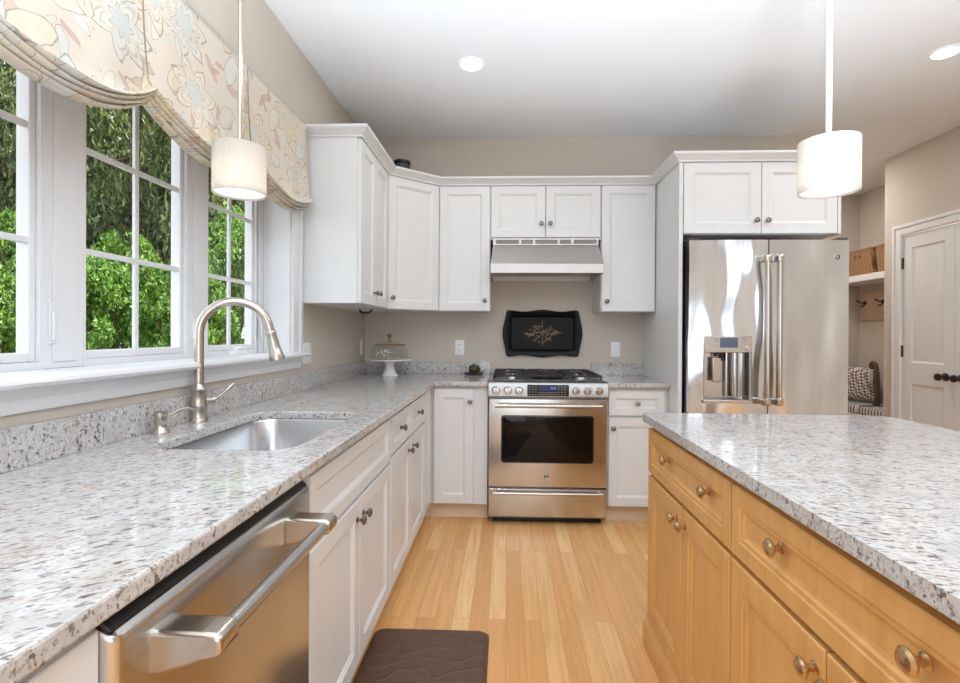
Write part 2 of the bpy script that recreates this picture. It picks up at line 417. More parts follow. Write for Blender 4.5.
# ------------------------------------------------------------------ setting
struct(B().box(-1.29, 4.0, -3.4, 5.6, -0.1, 0).build('floor', 'floor', smooth=False))
struct(B().box(-1.5, 4.1, -3.5, 5.7, ZC, ZC + 0.25).build('ceiling', 'ceil', smooth=False))
WY0, WY1, WZ0, WZ1 = 0.79, 2.482, 1.10, 2.13           # sink window opening
b = B(); b.box(XW - 0.17, XW, -3.4, WY0, 0, ZC); b.box(XW - 0.17, XW, WY1, 3.92, 0, ZC)
b.box(XW - 0.17, XW, WY0, WY1, 0, WZ0); b.box(XW - 0.17, XW, WY0, WY1, WZ1, ZC)
struct(b.build('wall_left', 'wall', smooth=False))
struct(B().box(XW, 2.182, YB, YB + 0.12, 0, ZC).build('wall_back', 'wall', smooth=False))
DY0, DY1, DZ = 3.21, 4.172, 2.06                        # pantry door opening
b = B(); b.box(XR, XR + 0.12, -3.4, DY0, 0, ZC); b.box(XR, XR + 0.12, DY1, 4.36, 0, ZC); b.box(XR, XR + 0.12, DY0, DY1, DZ, ZC)
struct(b.build('wall_right', 'wall', smooth=False))
b = B(); b.box(3.37, 3.9, 4.24, 4.36, 0, ZC); b.box(3.78, 3.9, 4.36, 5.42, 0, ZC)
struct(b.build('wall_alcove', 'wall', smooth=False))
struct(B().box(2.062, 3.9, 5.42, 5.54, 0, ZC).build('wall_far', 'wall', smooth=False))
struct(B().box(2.062, 2.182, YB + 0.12, 5.42, 0, ZC).build('wall_hall', 'wall', smooth=False))
# wall behind the photographer with three tall glazed openings
b = B(); xs = [-1.29, -0.68, 0.18, 0.62, 1.48, 1.92, 2.78, 3.37]
for k in range(0, 8, 2): b.box(xs[k], xs[k + 1], -3.4, -3.2, 0, ZC)
for k in range(1, 7, 2):
    b.box(xs[k], xs[k + 1], -3.4, -3.2, 0, 0.35); b.box(xs[k], xs[k + 1], -3.4, -3.2, 2.35, ZC)
struct(b.build('wall_rear', 'ceil', smooth=False))

# window casing and stool
b = B()
b.box(XW, XW + 0.018, WY1, WY1 + 0.095, 1.122, WZ1 + 0.09); b.box(XW, XW + 0.018, WY0 - 0.095, WY0, 1.122, WZ1 + 0.09)
b.box(XW, XW + 0.018, WY0, WY1, WZ1, WZ1 + 0.09)
b.box(XW, XW + 0.026, WY1 + 0.07, WY1 + 0.1, 1.122, WZ1 + 0.095)
struct(b.build('trim_1', 'trim', bev=0.003))
b = B()                                                  # jamb extension boards
b.box(-1.25, XW + 0.002, WY1 - 0.012, WY1, 1.122, WZ1); b.box(-1.25, XW + 0.002, WY0, WY0 + 0.012, 1.122, WZ1); b.box(-1.25, XW + 0.002, WY0, WY1, WZ1 - 0.012, WZ1)
struct(b.build('trim_2', 'trim'))
b = B()                                                  # stool with rounded nose
b.box(-1.249, XW + 0.001, WY0 + 0.0005, WY1 - 0.0005, 1.095, 1.122)
prof = [(XW + 0.001, 1.095), (-1.068, 1.095), (-1.058, 1.100), (-1.054, 1.108), (-1.058, 1.117), (-1.068, 1.122), (XW + 0.001, 1.122)]
b.loft([[(x, y, z) for x, z in prof] for y in (WY0 - 0.13, WY1 + 0.125)])
struct(b.build('trim_3', 'trim'))
b = B()                                                  # apron moulding
prof = [(XW, 1.038), (XW + 0.012, 1.038), (XW + 0.016, 1.048), (XW + 0.016, 1.068), (XW + 0.022, 1.074), (XW + 0.024, 1.085), (XW + 0.03, 1.095), (XW, 1.095)]
b.loft([[(x, y, z) for x, z in prof] for y in (WY0 - 0.1, WY1 + 0.1)])
struct(b.build('trim_4', 'trim'))
# mullion posts
b = B()
for y0, y1 in ((1.274, 1.405), (1.871, 1.999)):
    b.box(-1.286, -1.25, y0, y1, 1.122, WZ1 - 0.012)
    b.box(-1.2499, -1.246, y0 + 0.03, y1 - 0.03, 1.14, WZ1 - 0.02)
b.box(-1.286, -1.262, 2.402, 2.47, 1.122, WZ1 - 0.012); b.box(-1.2619, -1.25, 2.43, 2.47, 1.122, WZ1 - 0.012)
struct(b.build('trim_5', 'trim', bev=0.002))
# three casement windows
def window(n, y0, y1, crank):
    z0, z1 = 1.122, WZ1 - 0.012
    b = B(); fr = 0.006
    b.box(-1.286, -1.25, y0 + fr, y1 - fr, z0, z0 + 0.02); b.box(-1.286, -1.25, y0 + fr, y1 - fr, z1 - 0.012, z1)
    b.box(-1.286, -1.25, y0, y0 + fr, z0, z1); b.box(-1.286, -1.25, y1 - fr, y1, z0, z1)
    fo = struct(b.build('window_%d' % n, 'trim'))
    sy0, sy1, sz0, sz1, sw = y0 + fr, y1 - fr, z0 + 0.02, z1 - 0.012, 0.018
    b = B()
    for a in ((sy0, sy0 + 0.012, sz0, sz1), (sy1 - sw, sy1, sz0, sz1), (sy0 + 0.012, sy1 - sw, sz0, sz0 + 0.025), (sy0 + 0.012, sy1 - sw, sz1 - 0.03, sz1)):
        b.box(-1.30, -1.262, *a)
    sash = b.build('sash', 'trim', fo, bev=0.003)
    gy0, gy1, gz0, gz1 = sy0 + 0.012, sy1 - sw, sz0 + 0.025, sz1 - 0.03
    B().box(-1.284, -1.280, gy0, gy1, gz0, gz1).build('glass_pane', 'glass', fo)
    b = B(); yc = (gy0 + gy1) / 2
    b.box(-1.2795, -1.268, yc - 0.009, yc + 0.009, gz0, gz1)
    for z in (1.465, 1.77):
        b.box(-1.279, -1.267, gy0, gy1, z - 0.009, z + 0.009)
    b.build('muntin', 'trim', fo, bev=0.002)
    # casement lock lever on the near stile
    b = B(); b.box(-1.25, -1.244, y1 + 0.016, y1 + 0.034, 1.19, 1.31); b.box(-1.244, -1.236, y1 + 0.02, y1 + 0.03, 1.2, 1.28)
    b.build('lock_lever', 'trim', fo, bev=0.002)
    if crank:
        b = B(); b.box(-1.25, -1.215, yc - 0.05, yc + 0.05, 1.122, 1.142)
        b.tube([(-1.23, yc - 0.03, 1.147), (-1.222, yc, 1.155), (-1.225, yc + 0.07, 1.15)], 0.007, 8)
        b.build('crank_handle', 'plate', fo, bev=0.005)
window(1, 0.802, 1.274, False); window(2, 1.405, 1.871, False); window(3, 1.999, 2.402, True)

# pantry double doors
b = B()
for y0, y1 in ((DY1 - 0.004, DY1 + 0.075), (DY0 - 0.075, DY0 + 0.004)): b.box(XR - 0.018, XR, y0, y1, 0, DZ + 0.075)
b.box(XR - 0.018, XR, DY0 + 0.004, DY1 - 0.004, DZ - 0.004, DZ + 0.075)
b.box(XR - 0.026, XR - 0.018, DY1 + 0.05, DY1 + 0.075, 0, DZ + 0.075); b.box(XR - 0.026, XR - 0.018, DY0 - 0.075, DY1 + 0.05, DZ + 0.05, DZ + 0.075)
b.box(XR, XR + 0.02, DY0 - 0.0, DY0 + 0.004, 0, DZ); b.box(XR, XR + 0.02, DY1 - 0.004, DY1, 0, DZ)
struct(b.build('trim_6', 'door', bev=0.003))
def pantry(n, y_hinge, wid, hinge_far):
    # local: x across, front faces -y; rotated so the front faces -X, local x runs towards -Y
    e = bpy.data.objects.new('door_%d' % n, None); COL.objects.link(e); struct(e)
    e.location = (XR + 0.004, y_hinge, 0.01); e.rotation_euler = (0, 0, -PI / 2)
    H = 2.035
    b = B(); st = 0.085
    b.box(0, wid, 0.012, 0.035, 0, H)
    zs = [(0, 0.2, None), (0.2, 0.83, 1), (0.83, 1.0, None), (1.0, H - 0.105, 1), (H - 0.105, H, None)]
    b.box(0, st, 0, 0.012, 0, H); b.box(wid - st, wid, 0, 0.012, 0, H)
    for z0, z1, k in zs:
        if k is None: b.box(st, wid - st, 0, 0.012, z0, z1)
        else: b.rings(wid - 2 * st, z1 - z0, [(0, 0.0121), (0, 0), (0.004, 0.004), (0.014, 0.010), (0.022, 0.010), (0.05, 0.004), (0.056, 0.0035)], st, z0)
    b.build('door_leaf', 'door', e)
    kx = wid - 0.068 if hinge_far else 0.058
    kb = B(); kb.lathe([(0.03, -0.0), (0.03, -0.006), (0.022, -0.010), (0.011, -0.016), (0.011, -0.035), (0.022, -0.042), (0.028, -0.055), (0.026, -0.067), (0.014, -0.074), (0.001, -0.076)], (kx, 0, 0.91), 'Y')
    kb.build('door_knob', 'bronze', e)
    for z in (0.28, 1.09, 1.81):
        hb = B(); hb.box(-0.006, 0.012, -0.004, 0, z - 0.045, z + 0.045); hb.tube([(-0.001, -0.006, z - 0.047), (-0.001, -0.006, z + 0.047)], 0.006, 8)
        hb.build('hinge', 'bronze', e) if hinge_far else hb.bm.free()
pantry(1, DY1 - 0.006, 0.472, True); pantry(2, DY1 - 0.006 - 0.476, 0.472, False)

# ------------------------------------------------------------------ shared knob meshes
def knob_mesh(mat, r):
    b = B(); b.lathe([(0.011 * r, 0), (0.011 * r, -0.002), (0.006 * r, -0.005), (0.006 * r, -0.014), (0.012 * r, -0.018), (0.0165 * r, -0.023), (0.0165 * r, -0.026), (0.0125 * r, -0.030), (0.0115 * r, -0.0295), (0.006 * r, -0.032), (0.0005, -0.0325)], axis='Y', seg=20)
    o = b.build('knob', mat); me = o.data; bpy.data.objects.remove(o); return me
KN = {'pewter': knob_mesh('pewter', 0.95), 'brass': knob_mesh('brass', 1.1)}
def front(parent, kind, x0, x1, z0, z1, mat='white', knobs=(), f=0.055, kn='pewter', y=-0.02, step=False):
    """a recessed-panel door or drawer front with its knobs; knobs in the parent's x, z"""
    g = 0.0015; wd, h = x1 - x0 - 2 * g, z1 - z0 - 2 * g
    rows = [(0, 0.0195), (0, 0.002), (0.002, 0), (f, 0), (f + 0.003, 0.003), (f + 0.006, 0.0035), (f + 0.014, 0.0095), (f + 0.016, 0.0098)]
    if step: rows = [(0, 0.0195), (0, 0.003), (0.003, 0), (f, 0), (f + 0.003, 0.0035), (f + 0.012, 0.0035), (f + 0.016, 0.009), (f + 0.024, 0.0105), (f + 0.026, 0.0105)]
    o = B().rings(wd, h, rows).build(kind, mat, parent, loc=(x0 + g, y, z0 + g), smooth=False)
    for kx, kz in knobs: obj('knob', KN[kn], o, (kx - x0 - g, 0, kz - z0 - g))
    return o
RZL, RZI = PI / 2, -PI / 2
XF = -0.513                                              # carcass front of the left run (doors stand 20 mm proud)
YF = 3.197                                               # carcass front of the back run
def base_cab(name, label, loc, rz, wd, depth=0.58, toe=True, mat='white', z0=0.11, z1=0.884, x0=0):
    t = thing(name, label, 'cabinet', loc, rz)
    B().box(x0, wd, 0, depth, z0, z1).build('carcass', mat, t, smooth=False)
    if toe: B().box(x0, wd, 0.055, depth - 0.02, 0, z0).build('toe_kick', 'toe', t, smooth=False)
    return t
# left run, nearest first
t = base_cab('base_cabinet', 'white base cabinet at the near end, left of the dishwasher', (XF, -0.5, 0), RZL, 1.0775)
front(t, 'drawer', 0.02, 0.53, 0.70, 0.862, knobs=[(0.275, 0.78)], f=0.04); front(t, 'drawer', 0.53, 1.0785, 0.70, 0.862, knobs=[(0.8, 0.78)], f=0.04)
front(t, 'door', 0.02, 0.53, 0.115, 0.69, knobs=[(0.48, 0.62)]); front(t, 'door', 0.53, 1.0785, 0.115, 0.69, knobs=[(0.58, 0.62)])
def open_box(b, x0, x1, y0, y1, z0, z1, th=0.018):
    b.box(x0, x0 + th, y0, y1, z0, z1); b.box(x1 - th, x1, y0, y1, z0, z1); b.box(x0 + th, x1 - th, y0, y1, z0, z0 + th)
    b.box(x0 + th, x1 - th, y0, y0 + th, z0 + th, z1); b.box(x0 + th, x1 - th, y1 - th, y1, z0 + th, z1)
t = thing('sink_cabinet', 'white sink base cabinet right of the dishwasher with two doors and a blank drawer front', 'cabinet', (XF, 1.183, 0), RZL)
b = B(); open_box(b, 0, 0.886, 0, 0.58, 0.11, 0.884); b.build('carcass', 'white', t, smooth=False)
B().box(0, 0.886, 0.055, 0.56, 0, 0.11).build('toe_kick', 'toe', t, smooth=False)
front(t, 'false_drawer', 0.035, 0.88, 0.68, 0.862, f=0.042)
front(t, 'door', 0.035, 0.452, 0.115, 0.67, knobs=[(0.418, 0.607)]); front(t, 'door', 0.452, 0.88, 0.115, 0.67, knobs=[(0.485, 0.607)])
t = base_cab('base_cabinet', 'white base cabinet with one drawer, next to the sink cabinet', (XF, 2.07, 0), RZL, 0.437)
front(t, 'drawer', 0.004, 0.433, 0.70, 0.862, knobs=[(0.19, 0.787)], f=0.04); front(t, 'door', 0.004, 0.433, 0.115, 0.69, knobs=[(0.37, 0.637)])
t = base_cab('base_cabinet', 'white base cabinet with one drawer, nearest the inside corner', (XF, 2.508, 0), RZL, 0.44)
front(t, 'drawer', 0.004, 0.436, 0.70, 0.862, knobs=[(0.2, 0.787)], f=0.04); front(t, 'door', 0.004, 0.436, 0.115, 0.69, knobs=[(0.05, 0.637)])
# blind corner cabinet, its door faces the room beside the range
t = thing('corner_cabinet', 'white blind corner base cabinet with a single tall door left of the range', 'cabinet', (0, 0, 0))
B().prism([(-1.094, 2.95), (XF, 2.95), (XF, YF), (-0.126, YF), (-0.126, 3.78), (-1.094, 3.78)], 0.11, 0.884).build('carcass', 'white', t, smooth=False)
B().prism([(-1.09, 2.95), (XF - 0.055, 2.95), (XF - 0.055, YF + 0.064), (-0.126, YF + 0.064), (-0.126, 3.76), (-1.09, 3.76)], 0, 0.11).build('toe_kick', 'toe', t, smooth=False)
front(t, 'door', -0.478, -0.214, 0.118, 0.866, knobs=[(-0.238, 0.784)], y=YF - 0.02)
e = B().rings(0.21, 0.746, [(0, 0.0195), (0, 0.002), (0.002, 0), (0.05, 0), (0.058, 0.006), (0.062, 0.008)]).build('filler_panel', 'white', t, loc=(XF + 0.02, 2.953, 0.118), rot=(0, 0, RZL), smooth=False)
t = base_cab('base_cabinet', 'white base cabinet with drawer and door right of the range', (0.648, YF, 0), 0, 0.387, 0.58)
front(t, 'drawer', 0.004, 0.365, 0.70, 0.862, knobs=[(0.187, 0.782)], f=0.045); front(t, 'door', 0.004, 0.365, 0.118, 0.69, knobs=[(0.033, 0.622)])

# worktops
def slab(name, outer, hole, z0, z1, bev=0.005, mat='granite'):
    b = B(); bm = b.bm
    es = []
    for lp in [outer] + ([hole] if hole else []):
        v = [bm.verts.new((x, y, z1)) for x, y in lp]
        es += [bm.edges.new((v[i], v[(i + 1) % len(v)])) for i in range(len(v))]
    bmesh.ops.triangle_fill(bm, use_beauty=True, use_dissolve=False, edges=es)
    r = bmesh.ops.extrude_face_region(bm, geom=bm.faces[:])
    bmesh.ops.translate(bm, vec=(0, 0, z0 - z1), verts=[g for g in r['geom'] if isinstance(g, bmesh.types.BMVert)])
    return b.build(name, mat, smooth=False, bev=bev)
SX0, SX1, SY0, SY1 = -0.972, -0.572, 1.27, 1.90
tag(slab('granite_worktop', [(XW, -0.5), (-0.468, -0.5), (-0.468, 3.152), (-0.124, 3.152), (-0.124, YB), (XW, YB)], rrect(SX0, SX1, SY0, SY1, 0.075, 8), 0.884, 0.914),
    'long L-shaped speckled granite worktop with the sink cut into it under the window', 'countertop')
tag(slab('granite_worktop', [(0.643, 3.152), (1.036, 3.152), (1.036, YB), (0.643, YB)], None, 0.884, 0.914),
    'short speckled granite worktop between the range and the refrigerator panel', 'countertop')
def splash(x0, x1, y0, y1, label):
    tag(B().box(x0, x1, y0, y1, 0.914, 1.008).build('granite_backsplash', 'granite', bev=0.002, smooth=False), label, 'backsplash')
splash(XW, XW + 0.02, -0.5, YB, 'long granite backsplash strip along the wall under the windows')
splash(XW + 0.0205, -0.124, YB - 0.02, YB, 'granite backsplash strip behind the cake stand left of the range')
splash(0.643, 1.036, YB - 0.02, YB, 'short granite backsplash strip right of the range')

# sink bowl
t = thing('kitchen_sink', 'undermount stainless steel sink bowl below the window', 'sink', ((SX0 + SX1) / 2, (SY0 + SY1) / 2, 0.884))
hx, hy = (SX1 - SX0) / 2, (SY1 - SY0) / 2
def rr(dx, z, r): return [(x, y, z) for x, y in rrect(-hx - dx, hx + dx, -hy - dx, hy + dx, r, 8)]
b = B(); b.loft([rr(0.02, -0.0005, 0.09), rr(0.0, -0.0005, 0.075), rr(-0.003, -0.006, 0.073), rr(-0.012, -0.17, 0.07), rr(-0.03, -0.195, 0.06), rr(-0.06, -0.2, 0.04), rr(-0.15, -0.206, 0.03)], cap0=False)
b.build('bowl', 'steel_bowl', t)
B().lathe([(0.045, -0.2035), (0.045, -0.2015), (0.036, -0.2015), (0.034, -0.204), (0.001, -0.204)], seg=24).build('drain', 'chrome', t)

# faucet and soap dispenser
t = thing('kitchen_faucet', 'tall gooseneck pull-down faucet standing behind the sink', 'faucet', (-1.066, 1.66, 0.914))
B().lathe([(0.029, 0), (0.029, 0.005), (0.027, 0.01), (0.0245, 0.02), (0.024, 0.05), (0.0255, 0.054), (0.0255, 0.058), (0.024, 0.062), (0.024, 0.104), (0.0255, 0.108), (0.0255, 0.114), (0.020, 0.121), (0.0168, 0.13), (0.001, 0.131)]).build('body', 'nickel', t)
u = Vector((0.90, 0.43, 0)).normalized(); R = 0.112
pts = [Vector((0, 0, z)) for z in (0.12, 0.2, 0.27, 0.308)]
for k in range(1, 19):
    a = PI * k / 18 * 0.955
    pts.append(Vector((0, 0, 0.308)) + u * (R - R * math.cos(a)) + Vector((0, 0, R * math.sin(a))))
end = pts[-1]; d = (pts[-1] - pts[-2]).normalized()
pts.append(end + d * 0.01)
B().tube(pts, 0.0152, 16).build('spout', 'nickel', t)
b = B(); p0 = end + d * 0.008
b.tube([p0, p0 + d * 0.004, p0 + d * 0.012, p0 + d * 0.018, p0 + d * 0.06, p0 + d * 0.075, p0 + d * 0.08, p0 + d * 0.1, p0 + d * 0.108, p0 + d * 0.109], [0.0165, 0.0185, 0.0185, 0.0172, 0.021, 0.0225, 0.024, 0.0265, 0.0265, 0.02], 18)
b.build('spray_head', 'nickel', t)
b = B(); h0 = Vector((0.012, 0.016, 0.07)); hd = Vector((0.55, 0.75, 0)).normalized()
b.tube([h0, h0 + hd * 0.02, h0 + hd * 0.03], [0.014, 0.014, 0.012], 14)
b.tube([h0 + hd * 0.024, h0 + hd * 0.04 + Vector((0, 0, 0.008)), h0 + hd * 0.07 + Vector((0, 0, 0.03)), h0 + hd * 0.092 + Vector((0, 0, 0.05)), h0 + hd * 0.098 + Vector((0, 0, 0.054))], [0.006, 0.006, 0.0055, 0.007, 0.0045], 10)
b.build('lever_handle', 'nickel', t)
t = thing('soap_dispenser', 'short soap dispenser pump left of the faucet', 'dispenser', (-1.058, 1.462, 0.914))
B().lathe([(0.026, 0), (0.026, 0.004), (0.020, 0.012), (0.0155, 0.022), (0.0155, 0.03), (0.018, 0.034), (0.018, 0.056), (0.0195, 0.058), (0.0195, 0.064), (0.013, 0.068), (0.001, 0.069)]).build('base', 'nickel', t)
v = Vector((0.55, 0.83, 0)).normalized()
B().tube([v * 0.012 + Vector((0, 0, 0.052)), v * 0.03 + Vector((0, 0, 0.055)), v * 0.05 + Vector((0, 0, 0.066)), v * 0.075 + Vector((0, 0, 0.069)), v * 0.095 + Vector((0, 0, 0.06)), v * 0.102 + Vector((0, 0, 0.052))], [0.005, 0.0055, 0.0055, 0.0055, 0.005, 0.0045], 10).build('pump_spout', 'nickel', t)

# dishwasher
t = thing('dishwasher', 'stainless dishwasher under the granite worktop in the near left', 'dishwasher', (-0.473, 0.578, 0), RZL)
B().box(0.004, 0.592, 0.05, 0.6, 0.1, 0.872).build('tub_body', 'steel_dark', t, smooth=False)
b = B()
pf = [(0.0, 0.1), (0.05, 0.1), (0.05, 0.855), (0.028, 0.862), (0.004, 0.85), (0.0, 0.842)]
b.loft([[(x, max(y, o), z) for y, z in pf] for x, o in ((0, 0.016), (0.002, 0.009), (0.006, 0.004), (0.014, 0), (0.582, 0), (0.590, 0.004), (0.594, 0.009), (0.596, 0.016))])
b.build('door', 'steel_y', t, ang=50)
b = B(); pf = [(0.008, 0.855), (0.05, 0.8555), (0.052, 0.875), (0.03, 0.875)]
b.loft([[(x, y, z) for y, z in pf] for x in (0.002, 0.594)])
b.build('control_strip', 'black', t, bev=0.003)
h = B(); zb = 0.808
h.tube([(0.085, -0.082, zb), (0.465, -0.082, zb)], 0.0125, 20)
ho = h.build('handle', 'steel_y', t)
for x0, x1, s_ in ((0.054, 0.102, 1), (0.452, 0.50, -1)):
    hb = B(); loops = []
    for yy, up, dn in ((0.004, 0.02, 0.042), (-0.02, 0.018, 0.038), (-0.045, 0.017, 0.030), (-0.068, 0.017, 0.021), (-0.088, 0.0165, 0.0165), (-0.098, 0.010, 0.010)):
        loops.append([(x0, yy, zb - dn), (x1, yy, zb - dn), (x1, yy, zb + up), (x0, yy, zb + up)])
    hb.loft(loops); hb.build('handle_mount', 'nickel', ho, bev=0.006, seg=3)
B().box(0.01, 0.586, 0.06, 0.1, 0, 0.1).build('toe_panel_or_shade', 'black', t)

# ------------------------------------------------------------------ upper cabinets
UZ0, UZ1 = 1.385, 2.285
def upper(name, label, loc, rz, wd, depth=0.31, z0=UZ0, z1=UZ1):
    t = thing(name, label, 'cabinet', loc, rz)
    B().box(0, wd, 0, depth, z0, z1).build('carcass', 'white', t, smooth=False)
    return t
t = upper('wall_cabinet', 'white wall cabinet with two narrow doors beside the window', (-0.806, 2.597, 0), RZL, 0.60)
front(t, 'door', 0.006, 0.30, UZ0, 2.270, knobs=[(0.262, 1.46)]); front(t, 'door', 0.30, 0.597, UZ0, 2.270, knobs=[(0.338, 1.46)])
B().box(-0.003, 0, 0.0, 0.307, UZ0, UZ1).build('side_panel', 'white', t)
t = thing('corner_wall_cabinet', 'white diagonal corner wall cabinet with one door', 'cabinet', (0, 0, 0))
A_, B_ = Vector((-0.806, 3.222, 0)), Vector((-0.494, 3.488, 0))
B().prism([(XW, 3.198), (-0.806, 3.198), (A_.x, A_.y), (B_.x, B_.y), (B_.x, YB), (XW, YB)], UZ0, UZ1).build('carcass', 'white', t, smooth=False)
dv = (B_ - A_); L = dv.length; ang = math.atan2(dv.y, dv.x)
dr = front(t, 'door', 0, L - 0.012, UZ0, 2.270, knobs=[(0.03, 1.46)])
nrm = Vector((math.sin(ang), -math.cos(ang), 0))
dr.location = A_ + nrm * 0.02 + Vector((0.004, 0.004, UZ0 + 0.0015)); dr.rotation_euler = (0, 0, ang)
t = upper('wall_cabinet', 'white single-door wall cabinet left of the range hood', (-0.493, 3.49, 0), 0, 0.369)
front(t, 'door', 0.006, 0.366, UZ0, 2.270, knobs=[(0.332, 1.458)])
t = upper('wall_cabinet', 'short white wall cabinet with two doors above the range hood', (-0.123, 3.49, 0), 0, 0.776, z0=1.893)
front(t, 'door', 0.004, 0.387, 1.905, 2.270, knobs=[(0.358, 2.0)]); front(t, 'door', 0.389, 0.772, 1.905, 2.270, knobs=[(0.42, 2.0)])
t = upper('wall_cabinet', 'white single-door wall cabinet right of the range hood', (0.654, 3.49, 0), 0, 0.381)
front(t, 'door', 0.003, 0.375, UZ0, 2.270, knobs=[(0.04, 1.455)])
# refrigerator surround
t = thing('refrigerator_cabinet', 'white cabinet surround with two doors above the refrigerator', 'cabinet', (0, 0, 0))
B().box(1.037, 1.060, 3.02, YB - 0.003, 0, UZ1).build('side_panel', 'white', t, smooth=False)
B().box(1.9785, 1.996, 3.02, YB - 0.003, 1.836, UZ1).build('side_panel', 'white', t, smooth=False)
B().box(1.061, 1.978, 3.04, YB - 0.003, 1.836, UZ1).build('carcass', 'white', t, smooth=False)
front(t, 'door', 1.064, 1.528, 1.838, 2.270, y=3.02, knobs=[(1.494, 1.915)], f=0.06); front(t, 'door', 1.529, 1.977, 1.838, 2.270, y=3.02, knobs=[(1.56, 1.915)], f=0.06)
# crown moulding swept over all of them
path = [(XW, 2.594), (-0.786, 2.594), (-0.786, 3.215), (-0.486, 3.47), (1.036, 3.47), (1.036, 3.018), (1.997, 3.018), (1.997, 3.79)]
prof = [(0.0, 2.271), (0.007, 2.271), (0.008, 2.279), (0.014, 2.284), (0.022, 2.292), (0.036, 2.303), (0.044, 2.308), (0.046, 2.311), (0.046, 2.322), (0.0, 2.322)]
loops = []; P = [Vector((x, y)) for x, y in path]
for i, p in enumerate(P):
    ns = []
    for a, b_ in ((i - 1, i), (i, i + 1)):
        if 0 <= a and b_ < len(P):
            q = (P[b_] - P[a]).normalized(); ns.append(Vector((q.y, -q.x)))
    n = (ns[0] + ns[-1]).normalized(); k = 1 / max(0.3, n.dot(ns[0]))
    loops.append([(p.x + n.x * k * (o + 0.001), p.y + n.y * k * (o + 0.001), z) for o, z in prof])
tag(B().loft(loops).build('crown_moulding', 'white', ang=25), 'white crown moulding running along the tops of the wall cabinets', 'moulding')
# canister on top of the corner cabinet
t = thing('canister', 'small dark canister standing on top of the corner wall cabinet', 'canister', (-0.762, 3.5, UZ1))
B().lathe([(0.056, 0), (0.058, 0.005), (0.058, 0.14), (0.052, 0.15), (0.001, 0.15)]).build('body', 'slot', t)
B().lathe([(0.0605, 0.152), (0.0605, 0.170), (0.055, 0.174), (0.001, 0.174)]).build('lid', 'black', t)
t = B().tube([(-0.99, 3.25, 1.3845), (-0.985, 3.25, 1.368), (-0.96, 3.25, 1.358), (-0.93, 3.25, 1.36), (-0.91, 3.25, 1.372), (-0.905, 3.25, 1.3845)], 0.006, 8).build('lamp_cord', 'black')
tag(t, 'short loop of dark cord hanging under the corner wall cabinet', 'cord')

# ------------------------------------------------------------------ range hood
t = thing('range_hood', 'stainless range hood mounted above the range', 'hood', (0.263, YB, 1.633))
hw = 0.379
b = B()   # local y: 0 at the wall, negative to the room
tp, ft = -0.355, -0.50
vts = {}
outer = [[(-hw + 0.012, -0.001, 0.212), (hw - 0.012, -0.001, 0.212), (hw - 0.012, tp, 0.212), (-hw + 0.012, tp, 0.212)],
         [(-hw, -0.001, 0.062), (hw, -0.001, 0.062), (hw, ft, 0.062), (-hw, ft, 0.062)],
         [(-hw, -0.001, 0.0), (hw, -0.001, 0.0), (hw, ft, 0.0), (-hw, ft, 0.0)],
         [(-hw + 0.008, -0.009, 0.0), (hw - 0.008, -0.009, 0.0), (hw - 0.008, ft + 0.008, 0.0), (-hw + 0.008, ft + 0.008, 0.0)],
         [(-hw + 0.008, -0.009, 0.035), (hw - 0.008, -0.009, 0.035), (hw - 0.008, ft + 0.008, 0.035), (-hw + 0.008, ft + 0.008, 0.035)]]
b.loft(outer); b.build('canopy', 'steel_hood', t, smooth=False, bev=0.002)
vb = B(); vb.box(-hw + 0.012, hw - 0.012, tp - 0.003, -0.02, 0.2125, 0.259); vo = vb.build('vent_strip', 'steel_hood', t, smooth=False)
for k, (x0, x1) in enumerate(((-0.084, 0.077), (0.093, 0.175), (0.191, 0.346), (0.362, 0.442), (0.460, 0.617))):
    g = B(); g.box(x0 - 0.263, x1 - 0.263, tp - 0.0045, tp - 0.0032, 0.221, 0.25)
    for q in range(3): g.box(x0 - 0.263, x1 - 0.263, tp - 0.0055, tp - 0.0044, 0.226 + q * 0.009, 0.229 + q * 0.009)
    g.build('vent_grille', 'vent', vo, smooth=False)
B().box(-0.20, 0.20, -0.40, -0.12, 0.022, 0.034).build('grease_filter', 'steel_dark', t)
for x in (-0.14, 0.13):
    lb = B(); lb.lathe([(0.035, 0.034), (0.035, 0.018), (0.03, 0.014), (0.001, 0.013)], (x, -0.44, 0)); lb.build('lamp_lens', 'plate', t)
B().box(-0.06, 0.07, -0.485, -0.455, 0.022, 0.034).build('switch_bar', 'black', t)

# ------------------------------------------------------------------ range
RX0, RW, RYF = -0.12, 0.76, 3.13
t = thing('gas_range', 'stainless slide-in gas range between the white base cabinets', 'stove', (RX0, RYF, 0))
B().box(0.004, RW - 0.004, 0.04, 0.655, 0.04, 0.905).build('body', 'steel_dark', t, smooth=False)
for x in (0.05, RW - 0.05):
    for y in (0.1, 0.6): B().lathe([(0.018, 0), (0.018, 0.04)], (x, y, 0), seg=12).build('foot', 'black', t)
def barhandle(par, x0, x1, z, r=0.011, out=0.045):
    h = B(); h.tube([(x0, -out, z), (x1, -out, z)], r, 16)
    for x in (x0 + 0.012, x1 - 0.012): h.tube([(x, 0.002, z - 0.004), (x, -out * 0.6, z - 0.002), (x, -out, z)], [0.011, 0.010, 0.010], 12)
    return h.build('handle', 'nickel', par)
B().box(0.03, RW - 0.03, 0.07, 0.09, 0.004, 0.05).build('toe_panel_or_shade', 'black', t)  # black strip standing in for the shadow under the range
# drawer
b = B(); b.rings(RW - 0.008, 0.178, [(0, 0.038), (0, 0.006), (0.004, 0.001), (0.010, 0.0)], 0.004, 0.058); dr = b.build('drawer', 'steel_x', t)
barhandle(dr, 0.035, RW - 0.035, 0.215, 0.010, 0.032)
